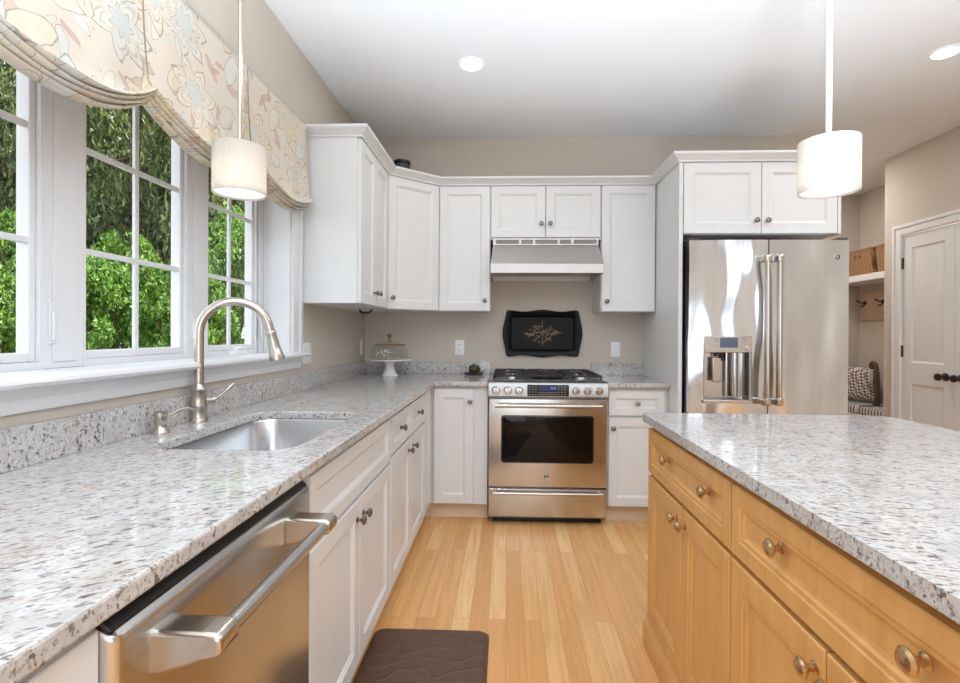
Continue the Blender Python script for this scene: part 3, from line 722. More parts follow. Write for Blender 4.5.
# oven door
b = B(); b.rings(RW - 0.008, 0.565, [(0, 0.038), (0, 0.006), (0.004, 0.001), (0.010, 0.0)], 0.004, 0.246); od = b.build('oven_door', 'steel', t)
barhandle(od, 0.045, RW - 0.045, 0.772, 0.0135, 0.045)
wx0, wx1, wz0, wz1 = 0.088, 0.665, 0.408, 0.70
b = B(); b.loft([[(x, y, z) for x, z in rrect(wx0 + i, wx1 - i, wz0 + i, wz1 - i, 0.02)] for i, y in ((0, 0.001), (0, -0.002), (0.004, -0.003))])
wo = b.build('oven_window', 'oven_glass', od)
b = B(); b.loft([[(x, y, z) for x, z in rrect(wx0 - i, wx1 + i, wz0 - i, wz1 + i, 0.022)] for i, y in ((0.006, 0.001), (0.006, -0.0012), (0.001, -0.0012))], cap1=False)
b.build('window_trim', 'black', od)
def badge(par, x, z, y, r):
    bb = B(); bb.lathe([(r, 0.0), (r, -0.0015), (r * 0.86, -0.0022), (0.001, -0.0022)], (x, y, z), 'Y', 24); bo = bb.build('badge', 'bronze', par)
    rg = B(); rg.tube([(x + r * 0.92 * math.cos(a), y - 0.002, z + r * 0.92 * math.sin(a)) for a in [2 * PI * k / 24 for k in range(25)]], r * 0.09, 6)
    # flowing monogram strokes
    rg.tube([(x - r * 0.1 + r * 0.32 * math.cos(a) * 0.9, y - 0.0028, z + r * 0.40 * math.sin(a)) for a in [0.9 + 4.9 * k / 14 for k in range(15)]], r * 0.075, 6)
    rg.tube([(x + r * 0.28 + r * 0.22 * math.cos(a), y - 0.0028, z + r * 0.2 + r * 0.2 * math.sin(a)) for a in [0.6 + 3.9 * k / 10 for k in range(11)]], r * 0.07, 6)
    rg.tube([(x + r * 0.28 + r * 0.24 * math.cos(a), y - 0.0028, z - r * 0.2 + r * 0.22 * math.sin(a)) for a in [1.8 + 3.9 * k / 10 for k in range(11)]], r * 0.07, 6)
    rg.build('monogram', 'chrome', bo)
badge(od, 0.373, 0.318, 0.0, 0.016)
# control panel
b = B(); pf = [(0.035, 0.818), (-0.004, 0.818), (-0.010, 0.826), (-0.004, 0.90), (0.004, 0.914), (0.03, 0.922), (0.035, 0.922)]
b.loft([[(x, y, z) for y, z in pf] for x in (0, RW)]); cp = b.build('control_panel', 'steel_panel', t, bev=0.002)
kz = 0.866
def stove_knob(x):
    k = B(); k.lathe([(0.027, -0.004), (0.027, -0.010), (0.023, -0.013), (0.021, -0.03), (0.018, -0.035), (0.001, -0.036)], (x, 0.0, kz), 'Y', 24)
    ko = k.build('control_knob', 'chrome', cp)
    g = B(); g.box(x - 0.005, x + 0.005, -0.046, -0.034, kz - 0.02, kz + 0.02); g.build('grip', 'chrome', ko, bev=0.003)
for x in (0.05, 0.124, 0.196, 0.556, 0.63, 0.704): stove_knob(x)
b = B(); T = Matrix.Translation((0, -0.0085, 0.0))
b.loft([[(x, y, z) for x, z in rrect(0.249 + i, 0.512 - i, 0.83 + i, 0.902 - i, 0.006, 3)] for i, y in ((0, 0.0), (0, -0.0098), (0.002, -0.0108))])
dp = b.build('display_panel', 'black', cp)
B().box(0.325, 0.435, -0.0114, -0.0106, 0.866, 0.893).build('screen', 'blue', dp, smooth=False)
b = B()
for k, x in enumerate((0.398, 0.406, 0.416, 0.424)):
    for q in range(3): b.box(x, x + 0.005, -0.0119, -0.0113, 0.876 + q * 0.0045, 0.8775 + q * 0.0045)
    b.box(x, x + 0.0012, -0.0119, -0.0113, 0.876, 0.8865); b.box(x + 0.004, x + 0.0052, -0.0119, -0.0113, 0.876, 0.882)
b.build('clock_digits', 'digits', dp, smooth=False)
b = B()
for r in range(4):
    for c in range(3):
        for x0 in (0.257, 0.44): b.box(x0 + c * 0.02, x0 + c * 0.02 + 0.011, -0.0113, -0.0106, 0.838 + r * 0.016, 0.842 + r * 0.016)
for c in range(8):
    for r in range(2): b.box(0.322 + c * 0.0145, 0.33 + c * 0.0145, -0.0113, -0.0106, 0.838 + r * 0.013, 0.843 + r * 0.013)
b.build('touch_buttons', 'grey', dp, smooth=False)
# cooktop, burners and grates
b = B(); b.box(0.0, RW, 0.0355, 0.66, 0.9055, 0.922); b.build('cooktop', 'steel', t, bev=0.006)
B().box(0.02, RW - 0.02, 0.05, 0.63, 0.9222, 0.926).build('cooktop_pan', 'steel_dark', t, bev=0.002)
B().box(0.02, RW - 0.02, 0.632, 0.66, 0.922, 0.942).build('rear_trim', 'steel', t, bev=0.004)
for x, y, r in ((0.15, 0.18, 0.042), (0.15, 0.47, 0.034), (0.38, 0.33, 0.05), (0.61, 0.18, 0.046), (0.61, 0.47, 0.034)):
    k = B(); k.lathe([(r + 0.012, 0.926), (r + 0.012, 0.930), (r, 0.934), (r, 0.940), (0.001, 0.941)], (x, y, 0)); k.build('burner', 'chrome', t)
for x0, x1 in ((0.028, 0.262), (0.266, 0.494), (0.498, 0.732)):
    g = B(); z = 0.952; r = 0.0065
    yn, yf = 0.062, 0.62
    g.tube([(x0 + 0.006, yn, 0.927), (x0 + 0.006, yn, z), (x0 + 0.006, yf, z), (x0 + 0.006, yf, 0.927)], r, 8); g.tube([(x1 - 0.006, yn, 0.927), (x1 - 0.006, yn, z), (x1 - 0.006, yf, z), (x1 - 0.006, yf, 0.927)], r, 8)
    for y in (yn, 0.34, yf): g.tube([(x0 + 0.006, y, z), (x1 - 0.006, y, z)], r, 8)
    xm = (x0 + x1) / 2
    for y0, y1 in ((yn, 0.15), (0.22, 0.34), (0.34, 0.44), (0.51, yf)): g.tube([(xm, y0, z), (xm, y1, z + 0.004)], r, 8)
    for y in (0.185, 0.475):
        g.tube([(x0 + 0.006, y, z), (xm - 0.035, y, z + 0.004)], r, 8); g.tube([(x1 - 0.006, y, z), (xm + 0.035, y, z + 0.004)], r, 8)
    g.build('grate', 'iron', t)
g = B(); g.box(0.30, 0.46, 0.16, 0.50, 0.941, 0.953)
g.build('centre_griddle', 'iron', t, bev=0.004)

# ------------------------------------------------------------------ tray on the wall
t = thing('wall_tray', 'black tray with a scalloped rim and a rose pattern on the wall behind the range', 'tray', (0.268, YB - 0.001, 1.229))
def tray_loop(hx, hz, y, amp, n=160):
    out = []
    for k in range(n):
        a = 2 * PI * k / n
        c, s = math.cos(a), math.sin(a); p = 18.0
        r = 1 / ((abs(c) ** p + abs(s) ** p) ** (1 / p))
        x, z = r * c, r * s
        out.append((hx * x + amp * 0.13 * math.cos(PI * z) * (1 if x > 0 else -1) * min(1, abs(x)) ** 12, y, hz * z + amp * 0.075 * math.cos(2 * PI * x) * (1 if z > 0 else -1) * min(1, abs(z)) ** 12))
    return out
b = B(); b.loft([tray_loop(0.24, 0.125, 0, 0), tray_loop(0.283, 0.168, -0.018, 0.09), tray_loop(0.292, 0.174, -0.027, 0.10), tray_loop(0.287, 0.170, -0.030, 0.10), tray_loop(0.272, 0.157, -0.024, 0.08), tray_loop(0.248, 0.134, -0.022, 0.03), tray_loop(0.238, 0.124, -0.008, 0)], cap1=False)
b.build('rim', plain('black_lacquer', (9, 8, 8), 0.35, spec=0.2), t, ang=60)
B().box(-0.236, 0.236, -0.0085, -0.001, -0.122, 0.122).build('centre_panel', plain('charcoal_enamel', (22, 22, 24), 0.5, spec=0.2), t)
b = B(); yy = -0.0093
b.box(-0.0012, 0.0012, yy, yy + 0.001, -0.10, 0.10)
rnd = random.Random(5)
for sgn in (-1, 1):
    for k in range(20):
        a = rnd.uniform(-1.2, 1.2); d0 = rnd.uniform(0.015, 0.05)
        cx = sgn * (0.014 + 0.0055 * k); cz = rnd.uniform(-1, 1) * (0.075 - 0.0034 * k)
        q = rnd.uniform(0.006, 0.013)
        b.tube([(cx + q * math.cos(a + w_), yy, cz + q * 0.8 * math.sin(a + w_)) for w_ in [4.2 * j / 8 for j in range(9)]], 0.0016, 5)
    b.tube([(sgn * x, yy, 0.004 * math.sin(60 * x)) for x in [0.01 * j for j in range(16)]], 0.0013, 5)
    for s2 in (-1, 1):
        b.tube([(sgn * (0.005 + 0.07 * j / 8), yy, s2 * (0.005 + 0.055 * (j / 8) ** 0.8)) for j in range(9)], 0.0013, 5)
b.build('rose_ornament', 'tanmetal', t)

# ------------------------------------------------------------------ outlets
def outlet(label, loc, rz, wd=0.073, gang=1, switch=False):
    t = thing('switch_plate' if switch else 'wall_outlet', label, 'switch' if switch else 'outlet', loc, rz)
    B().rings(wd, 0.117, [(0, 0), (0, -0.003), (0.004, -0.0055)], -wd / 2, -0.0585).build('plate', 'plate', t)
    for g in range(gang):
        x = (g - (gang - 1) / 2) * 0.046
        if switch:
            B().box(x - 0.016, x + 0.016, -0.008, -0.005, -0.033, 0.033).build('rocker', 'ceramic', t, bev=0.002)
        else:
            for z in (-0.02, 0.02):
                s_ = B(); s_.lathe([(0.015, -0.005), (0.015, -0.0068), (0.001, -0.0068)], (x, 0, z), 'Y', 16); so = s_.build('socket', 'ceramic', t)
                q = B()
                for dx in (-0.005, 0.005): q.box(x + dx - 0.001, x + dx + 0.001, -0.0074, -0.0066, z - 0.002, z + 0.006)
                q.build('slots', 'slot', so)
outlet('white wall outlet on the back wall between the cake stand and the range', (-0.372, YB, 1.116), 0)
outlet('white wall outlet on the back wall right of the range', (0.830, YB, 1.108), 0)
outlet('white double switch plate on the left wall beside the window stool', (XW, 2.69, 1.11), RZL, 0.12, 2, True)
outlet('white wall outlet on the left wall near the corner behind the cake stand', (XW, 3.715, 1.115), RZL)

# ------------------------------------------------------------------ cake stand, dome, avocado dish
t = thing('cake_stand', 'white pedestal cake stand on the worktop in the corner', 'stand', (-0.86, 3.56, 0.914))
B().lathe([(0.062, 0), (0.06, 0.006), (0.046, 0.022), (0.036, 0.05), (0.034, 0.085), (0.042, 0.1), (0.05, 0.104)]).build('pedestal', 'ceramic', t)
B().lathe([(0.05, 0.1035), (0.128, 0.106), (0.156, 0.112), (0.16, 0.118), (0.157, 0.121), (0.148, 0.117), (0.001, 0.115)], seg=40).build('plate', 'ceramic', t)
t = thing('cake_dome', 'clear etched glass dome with a brass knob resting on the white cake stand', 'dome', (-0.86, 3.56, 1.0326))
dome = [(0.132, 0.0), (0.132, 0.04), (0.127, 0.08), (0.112, 0.108), (0.078, 0.123), (0.03, 0.129), (0.008, 0.130)]
B().lathe(dome + [(0.008, 0.127), (0.03, 0.126), (0.077, 0.120), (0.110, 0.1055), (0.124, 0.079), (0.129, 0.04), (0.129, 0.0)], seg=40, cap=False).build('glass_bell', 'dome', t)
B().lathe([(0.012, 0.130), (0.016, 0.134), (0.009, 0.141), (0.009, 0.155), (0.016, 0.163), (0.020, 0.174), (0.016, 0.185), (0.001, 0.189)]).build('knob', 'gold', t)
b = B(); b.tube([(0.115 * math.cos(a), 0.115 * math.sin(a), 0.106) for a in [2 * PI * k / 40 for k in range(41)]], 0.003, 6); b.build('band', 'gold', t)
b = B(); rnd = random.Random(3)
for k in range(22):
    a = -PI / 2 + 0.1 + rnd.gauss(0, 0.28); z = rnd.uniform(0.008, 0.075)
    b.lathe([(0.0005, -0.001), (rnd.uniform(0.003, 0.007), 0), (0.0005, 0.001)], (0.1335 * math.cos(a), 0.1335 * math.sin(a), z), 'Y', 8)
b.build('etched_flowers', 'plate', t)
t = thing('side_dish', 'small dark flat dish on the worktop left of the range', 'dish', (-0.25, 3.69, 0.914))
B().loft([[(x, y, z) for x, y in rrect(-0.072 - i, 0.072 + i, -0.045 - i, 0.045 + i, 0.02)] for i, z in ((-0.02, 0), (-0.01, 0.004), (0.005, 0.017), (0.007, 0.02), (0.0, 0.019), (-0.012, 0.009))]).build('plate', 'dish', t)
tag(B().lathe([(0.001, -0.04), (0.018, -0.036), (0.031, -0.02), (0.035, 0), (0.031, 0.02), (0.019, 0.037), (0.007, 0.046), (0.001, 0.047)], axis='X', seg=20).build('avocado', 'avocado', loc=(-0.25, 3.69, 0.958)), 'dark green avocado lying on the small dish', 'avocado')

# ------------------------------------------------------------------ refrigerator
FX, FW, FY = 1.077, 0.925, 2.945
t = thing('refrigerator', 'stainless french door refrigerator with a water dispenser', 'refrigerator', (FX, FY, 0))
B().box(0.006, FW - 0.006, 0.085, 0.82, 0.02, 1.775).build('body', 'steel_dark', t, smooth=False)
def fdoor(x0, x1, z0, z1, hole=None):
    b = B(); n = 10
    # slightly crowned front
    xs = [x0 + (x1 - x0) * k / n for k in range(n + 1)]
    def yf(x): u_ = (x - FW / 2) / (FW / 2); return 0.012 * u_ * u_
    zs = [z0, z1] if not hole else [z0, hole[2], hole[3], z1]
    if hole:
        xs = sorted(set([q for q in xs if not hole[0] - 0.02 < q < hole[0] + 0.02 and not hole[1] - 0.02 < q < hole[1] + 0.02] + [hole[0], hole[1]]))
    V = {}
    for i, x in enumerate(xs):
        for j, z in enumerate(zs): V[i, j] = b.bm.verts.new((x, yf(x), z)); V[i, j, 1] = b.bm.verts.new((x, 0.08, z))
    nx, nz = len(xs), len(zs)
    for i in range(nx - 1):
        for j in range(nz - 1):
            inh = hole and hole[0] - 1e-6 <= xs[i] and xs[i + 1] <= hole[1] + 1e-6 and j == 1
            if not inh: b.face([V[i, j], V[i + 1, j], V[i + 1, j + 1], V[i, j + 1]])
            b.face([V[i, j, 1], V[i, j + 1, 1], V[i + 1, j + 1, 1], V[i + 1, j, 1]])
        b.face([V[i, 0], V[i, 0, 1], V[i + 1, 0, 1], V[i + 1, 0]]); b.face([V[i, nz - 1], V[i + 1, nz - 1], V[i + 1, nz - 1, 1], V[i, nz - 1, 1]])
    for j in range(nz - 1):
        b.face([V[0, j], V[0, j + 1], V[0, j + 1, 1], V[0, j, 1]]); b.face([V[nx - 1, j], V[nx - 1, j, 1], V[nx - 1, j + 1, 1], V[nx - 1, j + 1]])
    return b
DX0, DX1, DZ0, DZ1 = 0.084, 0.362, 0.825, 1.218
fl = fdoor(0.0, 0.4535, 0.76, 1.786, (DX0, DX1, DZ0, DZ1)).build('left_door', 'steel_fridge', t)
fr = fdoor(0.4595, FW, 0.76, 1.786).build('right_door', 'steel_fridge', t)
fz = fdoor(0.0, FW, 0.06, 0.752).build('freezer_drawer', 'steel_fridge', t)
h = B(); h.tube([(0.06, -0.05, 0.69), (FW - 0.06, -0.05, 0.69)], 0.014, 14)
for x in (0.08, FW - 0.08): h.tube([(x, 0.004, 0.69), (x, -0.05, 0.69)], 0.012, 10)
h.build('handle', 'nickel', fz)
for par, x in ((fl, 0.422), (fr, 0.491)):
    h = B()
    h.tube([(x, -0.056, 0.83), (x, -0.056, 1.68)], 0.0185, 20, flat=0.85)
    ho = h.build('handle', 'nickel', par)
    for z0, s in ((1.672, 1), (0.838, -1)):
        m = B(); loops = []
        for yy, dz, hw_ in ((0.003, 0.0, 0.018), (-0.03, 0.002, 0.018), (-0.052, 0.004, 0.0195), (-0.066, 0.0, 0.0195), (-0.076, -0.008, 0.014)):
            zc = z0 + s * dz
            loops.append([(x - hw_, yy, zc - 0.02), (x + hw_, yy, zc - 0.02), (x + hw_, yy, zc + 0.02), (x - hw_, yy, zc + 0.02)])
        m.loft(loops); m.build('handle_mount', 'nickel', ho, bev=0.007, seg=3)
# dispenser
ds = bpy.data.objects.new('dispenser', None)
b = B(); hx0, hx1, hz0, hz1 = DX0, DX1, DZ0, 1.12
b.loft([[(hx0, 0.008, hz0), (hx1, 0.004, hz0), (hx1, 0.004, hz1), (hx0, 0.008, hz1)], [(hx0 + 0.008, 0.012, hz0 + 0.012), (hx1 - 0.008, 0.012, hz0 + 0.012), (hx1 - 0.008, 0.012, hz1), (hx0 + 0.008, 0.012, hz1)],
        [(hx0 + 0.02, 0.074, hz0 + 0.02), (hx1 - 0.02, 0.074, hz0 + 0.02), (hx1 - 0.02, 0.074, hz1), (hx0 + 0.02, 0.074, hz1)]], cap0=False)
do = b.build('dispenser', 'steel', fl, smooth=False)
b = B(); b.box(hx0, hx1, -0.002, 0.03, 1.121, DZ1); cpn = b.build('dispenser_panel', 'steel_x', do, bev=0.003)
B().box(0.178, 0.28, -0.0035, -0.0018, 1.150, 1.208).build('screen', 'screen_grey', cpn)
b = B()
for x in (0.145, 0.158, 0.305, 0.318):
    for z in (1.155, 1.178, 1.198): b.box(x, x + 0.009, -0.0032, -0.0018, z, z + 0.006)
b.build('buttons', 'grey', cpn)
B().lathe([(0.014, -0.001), (0.014, -0.014), (0.011, -0.017), (0.001, -0.017)], (0.338, 0, 1.148), 'Y', 20).build('dial', 'chrome', cpn)
b = B(); b.box(0.148, 0.20, 0.030, 0.045, 0.945, 1.09); b.box(0.16, 0.19, 0.045, 0.072, 1.05, 1.115); b.build('paddle', 'nickel', do, bev=0.005)
b = B(); b.tube([(0.172, 0.05, 1.119), (0.172, 0.05, 1.095)], 0.012, 12); b.box(0.20, 0.215, 0.03, 0.07, 1.07, 1.12); b.build('nozzle', 'black', do)
b = B(); b.tube([(0.285, 0.055, 0.855), (0.285, 0.055, 1.118)], 0.022, 16); b.tube([(0.24, 0.062, 0.855), (0.24, 0.062, 1.118)], 0.012, 12); b.build('chute', 'steel', do)
b = B(); b.box(hx0 - 0.004, hx1 + 0.004, -0.012, 0.07, 0.822, 0.842); tr = b.build('drip_tray', 'steel_x', do, bev=0.003)
b = B()
for k in range(12): b.box(hx0 + 0.025 + k * 0.019, hx0 + 0.035 + k * 0.019, 0.015, 0.06, 0.8415, 0.8432)
b.build('grille', 'black', tr)
for x in (0.03, FW - 0.03): B().box(x - 0.03, x + 0.03, 0.02, 0.14, 1.7865, 1.802).build('hinge_cover', 'slot', t, bev=0.004)
badge(fr, FW - 0.067, 1.685, 0.0093, 0.018)
B().box(0.02, FW - 0.02, 0.03, 0.06, 0.0, 0.055).build('toe_grille', 'slot', t)

# ------------------------------------------------------------------ island
IX = 0.571                                               # carcass front; door faces stand 20 mm proud
u1 = base_cab('island_cabinet', 'honey maple island cabinet unit at the far end, two knobs on its drawer', (IX, 1.945, 0), RZI, 0.717, 0.80, False, 'maple', 0.0)
front(u1, 'drawer', 0.012, 0.715, 0.69, 0.862, 'maple', [(0.258, 0.797), (0.591, 0.797)], 0.04, 'brass', step=True)
front(u1, 'door', 0.012, 0.377, 0.125, 0.68, 'maple', [(0.342, 0.632)], 0.055, 'brass', step=True); front(u1, 'door', 0.378, 0.715, 0.125, 0.68, 'maple', [(0.413, 0.632)], 0.055, 'brass', step=True)
u2 = base_cab('island_cabinet', 'honey maple island cabinet unit nearest the camera, its door split in the foreground', (IX, 1.2275, 0), RZI, 0.80, 0.80, False, 'maple', 0.0)
front(u2, 'drawer', 0.003, 0.79, 0.69, 0.862, 'maple', [(0.225, 0.797), (0.565, 0.797)], 0.04, 'brass', step=True)
front(u2, 'door', 0.003, 0.362, 0.125, 0.68, 'maple', [(0.335, 0.632)], 0.055, 'brass', step=True); front(u2, 'door', 0.363, 0.79, 0.125, 0.68, 'maple', [(0.395, 0.632)], 0.055, 'brass', step=True)
def plinth(u, x0, x1):
    b = B(); pf = [(0, 0), (-0.030, 0), (-0.030, 0.085), (-0.026, 0.095), (-0.018, 0.104), (-0.012, 0.118), (0, 0.12)]
    b.loft([[(x, y, z) for y, z in pf] for x in (x0, x1)]); b.build('base_moulding', 'maple', u)
plinth(u1, -0.012, 0.717); plinth(u2, 0.0005, 0.80)
tag(slab('island_worktop', rrect(0.535, 1.476, 0.30, 1.968, (0.01, 0.01, 0.09, 0.02), 8), None, 0.884, 0.914, 0.008, 'granite_island'),
    'speckled granite island worktop over the maple cabinets', 'countertop')

# ------------------------------------------------------------------ pendants and ceiling lamps
def pendant(label, x, y, z0, z1, r):
    t = thing('pendant_lamp', label, 'lamp', (x, y, z0), 0, None)
    h = z1 - z0
    b = B(); b.lathe([(r, 0), (r, h), (r - 0.004, h), (r - 0.004, 0)], seg=48, cap=False)
    b.bm.faces.ensure_lookup_table()
    b.build('lamp_shade', 'shade', t)
    B().lathe([(r - 0.006, 0.006), (r - 0.006, 0.009), (0.001, 0.009)], seg=48).build('diffuser', 'diffuser', t)
    b = B(); b.tube([(0, 0, h * 0.55), (0, 0, ZC - z0 - 0.02)], 0.0065 if x < 0 else 0.0085, 10); b.lathe([(0.008, h + 0.03), (0.02, h + 0.001), (0.001, h)], seg=16)
    for k in range(3):
        a = 2 * PI * k / 3; b.tube([(0, 0, h - 0.004), ((r - 0.003) * math.cos(a), (r - 0.003) * math.sin(a), h - 0.004)], 0.002, 6)
    b.build('stem', 'nickel' if x < 0 else 'trim', t)
    B().lathe([(0.062, ZC - z0 - 0.0005), (0.062, ZC - z0 - 0.012), (0.05, ZC - z0 - 0.022), (0.001, ZC - z0 - 0.024)]).build('ceiling_canopy', 'nickel' if x < 0 else 'trim', t)
    B().lathe([(0.001, 0.05), (0.018, 0.055), (0.026, 0.075), (0.02, 0.1), (0.013, 0.11), (0.001, 0.111)], seg=16).build('bulb', 'lamp', t)
    l = light('pendant_bulb_light', 'POINT', (0.0, 0, 0.04), 0.75, (1.0, 0.86, 0.70), shadow_soft_size=0.02); l.parent = t
pendant('white drum pendant lamp hanging over the sink by the window', -0.903, 1.62, 1.688, 1.846, 0.083)
pendant('white drum pendant lamp hanging over the island', 0.992, 1.56, 1.668, 1.826, 0.083)
for x, y, lab in ((-0.212, 2.76, 'round recessed ceiling light in front of the wall cabinets'), (2.33, 2.71, 'round recessed ceiling light at the right, towards the pantry doors')):
    t = thing('ceiling_light', lab, 'light', (x, y, ZC))
    B().lathe([(0.075, -0.0005), (0.075, -0.004), (0.062, -0.007), (0.058, -0.002)], seg=32, cap=False).build('trim_ring', 'plate', t)
    B().lathe([(0.06, -0.001), (0.06, -0.003), (0.001, -0.003)], seg=32).build('lens', 'lamp', t)
    l = light('ceiling_light_glow', 'AREA', (0, 0, -0.02), 2.2 if x < 1 else 4.5, (1.0, 0.98, 0.95), (0, 0, -1), shape='DISK', size=0.12); l.parent = t

# ------------------------------------------------------------------ floor mat
b = B(); poly = lambda i: rrect(-0.535 + i, -0.066 - i, 0.95 + i, 2.0 - i, 0.035, 6)
b.loft([[(x, y, z) for x, y in poly(i)] for i, z in ((0, 0), (0.0, 0.004), (0.012, 0.016), (0.02, 0.018))])
tag(b.build('floor_mat', 'rubber'), 'dark brown embossed kitchen mat on the floor before the sink cabinet', 'mat')

# ------------------------------------------------------------------ roman shade
def shade():
    t = thing('roman_shade', 'floral linen roman shade with swagged folds over the sink windows', 'shade', (XW, 1.62, 2.30))
    g = [0.785, 1.38, 1.955, 2.54]; zt = 2.30
    def swag(y):
        for a, b_ in zip(g, g[1:]):
            if a <= y <= b_ + 1e-6:
                u_ = (y - a) / (b_ - a); s = math.sin(PI * u_) ** 0.75
                return s
        return 0
    ys = [g[0] + (g[-1] - g[0]) * k / 150 for k in range(151)]
    rows_main = 14; loops = []
    pro = []
    nf = 4
    b = B(); V = []
    for y in ys:
        s = swag(y)
        dp = 1.3 if y < g[1] else 1.0; ztop = 1.935 - 0.082 * s * dp; zbot = 1.888 - 0.085 * s * dp
        col = []
        for k in range(rows_main + 1):
            v = k / rows_main
            z = zt + (ztop - zt) * v
            bulge = 0.012 + 0.05 * v ** 2 * (0.4 + 0.6 * s) + 0.004 * math.sin(30 * y + 3 * v) * v
            col.append((0.045 + bulge, y - 1.62, z - 2.30))
        # stacked pleats
        for f_ in range(nf):
            zc0 = ztop + (zbot - ztop) * f_ / nf; zc1 = ztop + (zbot - ztop) * (f_ + 1) / nf
            for q in range(1, 7):
                w_ = q / 6
                dx = 0.020 * math.sin(PI * w_) * (0.6 + 0.5 * s) - (0.006 if q == 6 else 0)
                wob = 0.004 * math.sin(19 * y + 2.1 * f_)
                col.append((0.09 - 0.009 * f_ + dx + 0.012 * s, y - 1.62, zc0 + (zc1 - zc0) * w_ ** 0.8 + wob * (0.3 + 0.7 * s) * math.sin(PI * w_) - 2.30))
        # turn back to the lining
        col.append((0.06, y - 1.62, zbot + 0.004 - 2.30)); col.append((0.035, y - 1.62, zbot + 0.03 - 2.30))
        V.append([b.bm.verts.new(p) for p in col])
    for A, C in zip(V, V[1:]):
        for k in range(len(A) - 1): b.face([A[k], A[k + 1], C[k + 1], C[k]])
    b.build('fabric', 'floral', t, solid=0.002, ang=80)
    # returns to the wall at both ends
    for y in (g[0], g[-1]):
        r = B(); yy = y - 1.62
        r.box(0.001, 0.056, yy - 0.0015, yy + 0.0015, -0.40, 0.0); r.build('side_return', 'floral', t)
    # seams over the mullions
    for y in g[1:-1]:
        r = B(); yy = y - 1.62
        r.tube([(0.0585 + 0.02 * v ** 2, yy, -0.002 - 0.362 * v) for v in [k / 10 for k in range(11)]], 0.0022, 6); r.build('seam', plain('seam_thread', (150, 138, 120), 0.9), t)
    B().box(0.0, 0.044, g[0] - 1.62, g[-1] - 1.62, -0.03, 0.0).build('headrail', 'floral', t)
shade()

# ------------------------------------------------------------------ alcove with bench, shelf, baskets, hooks
tag(B().box(3.45, 3.779, 4.361, 5.419, 1.757, 1.82).build('wall_shelf', 'door', bev=0.004), 'white shelf across the alcove with baskets on it', 'shelf')
def basket(label, y0, y1):
    t = thing('wicker_basket', label, 'basket', (3.62, (y0 + y1) / 2, 1.8205))
    hy = (y1 - y0) / 2; hx = 0.14
    b = B(); b.loft([[(x, y, z) for x, y in rrect(-hx * k, hx * k, -hy * k, hy * k, 0.03)] for k, z in ((0.9, 0), (0.95, 0.1), (1, 0.24), (1.02, 0.255), (0.95, 0.255), (0.93, 0.23), (0.86, 0.015))])
    b.build('body', 'wicker', t)
    b = B(); b.tube([(x, y, 0.25) for x, y in rrect(-hx, hx, -hy, hy, 0.03) + [(-hx, -hy + 0.03)]], 0.010, 8); b.build('rim', 'wicker', t)
    for dy in (-0.03, 0.03):
        B().box(-hx - 0.006, -hx + 0.004, dy - 0.012, dy + 0.012, 0.17, 0.20).build('handle_hole', 'darkwood', t, bev=0.004)
basket('wicker basket on the alcove shelf, the one beside the refrigerator edge', 4.84, 5.2)
basket('wicker basket on the alcove shelf, partly hidden by the wall corner', 4.44, 4.80)
t = thing('coat_rack', 'pale wooden board with dark coat hooks on the alcove wall', 'rack', (3.779, 4.9, 1.54))
B().box(-0.02, 0, -0.48, 0.47, -0.155, 0.15).build('board', 'board', t, bev=0.006)
for y in (0.40, 0.15, -0.10, -0.35):
    k = B(); k.lathe([(0.028, -0.02), (0.026, -0.03), (0.012, -0.034), (0.008, -0.034)], (0, y, 0.03), 'X', 14)
    k.tube([(-0.03, y, 0.03), (-0.08, y, 0.03), (-0.12, y, 0.05), (-0.125, y, 0.07)], [0.010, 0.009, 0.010, 0.014], 8)
    k.tube([(-0.03, y, 0.02), (-0.05, y, -0.03), (-0.075, y, -0.035), (-0.085, y, -0.01)], 0.008, 8)
    ho_ = k.build('hook', 'black', t); ho_.location = (-0.006, y * 0.25, 0.009); ho_.scale = (0.75, 0.75, 0.7)
t = thing('alcove_bench', 'painted bench with a dark scrolled armrest built into the alcove', 'bench', (3.59, 4.89, 0.02))
B().box(-0.18, 0.18, -0.52, 0.52, 0.40, 0.44).build('seat', 'door', t, bev=0.004)
B().box(-0.15, 0.17, -0.50, 0.50, -0.0195, 0.40).build('base', 'door', t)
b = B(); pts = [(0.0, 0.02, 0.525), (0.0, 0.0, 0.6), (0, -0.0, 0.72), (0, 0.01, 0.83), (0, 0.02, 0.89), (0, 0.035, 0.93), (0, 0.07, 0.94), (0, 0.09, 0.91), (0, 0.075, 0.885), (0, 0.055, 0.895)]
b.tube(pts, [0.03, 0.026, 0.022, 0.022, 0.022, 0.022, 0.022, 0.02, 0.018, 0.015], 10); b.box(-0.15, 0.15, 0.0, 0.03, 0.441, 0.525)
b.build('armrest', 'darkwood', t, ang=60)
t = thing('bench_cushion', 'grey and white striped cushion on the alcove bench', 'cushion', (3.59, 4.89, 0.461))
b = B(); b.box(-0.185, 0.17, -0.5, -0.005, 0, 0.08); b.box(-0.185, 0.17, 0.035, 0.5, 0, 0.08); b.build('pad', 'ticking', t, bev=0.02, seg=3)
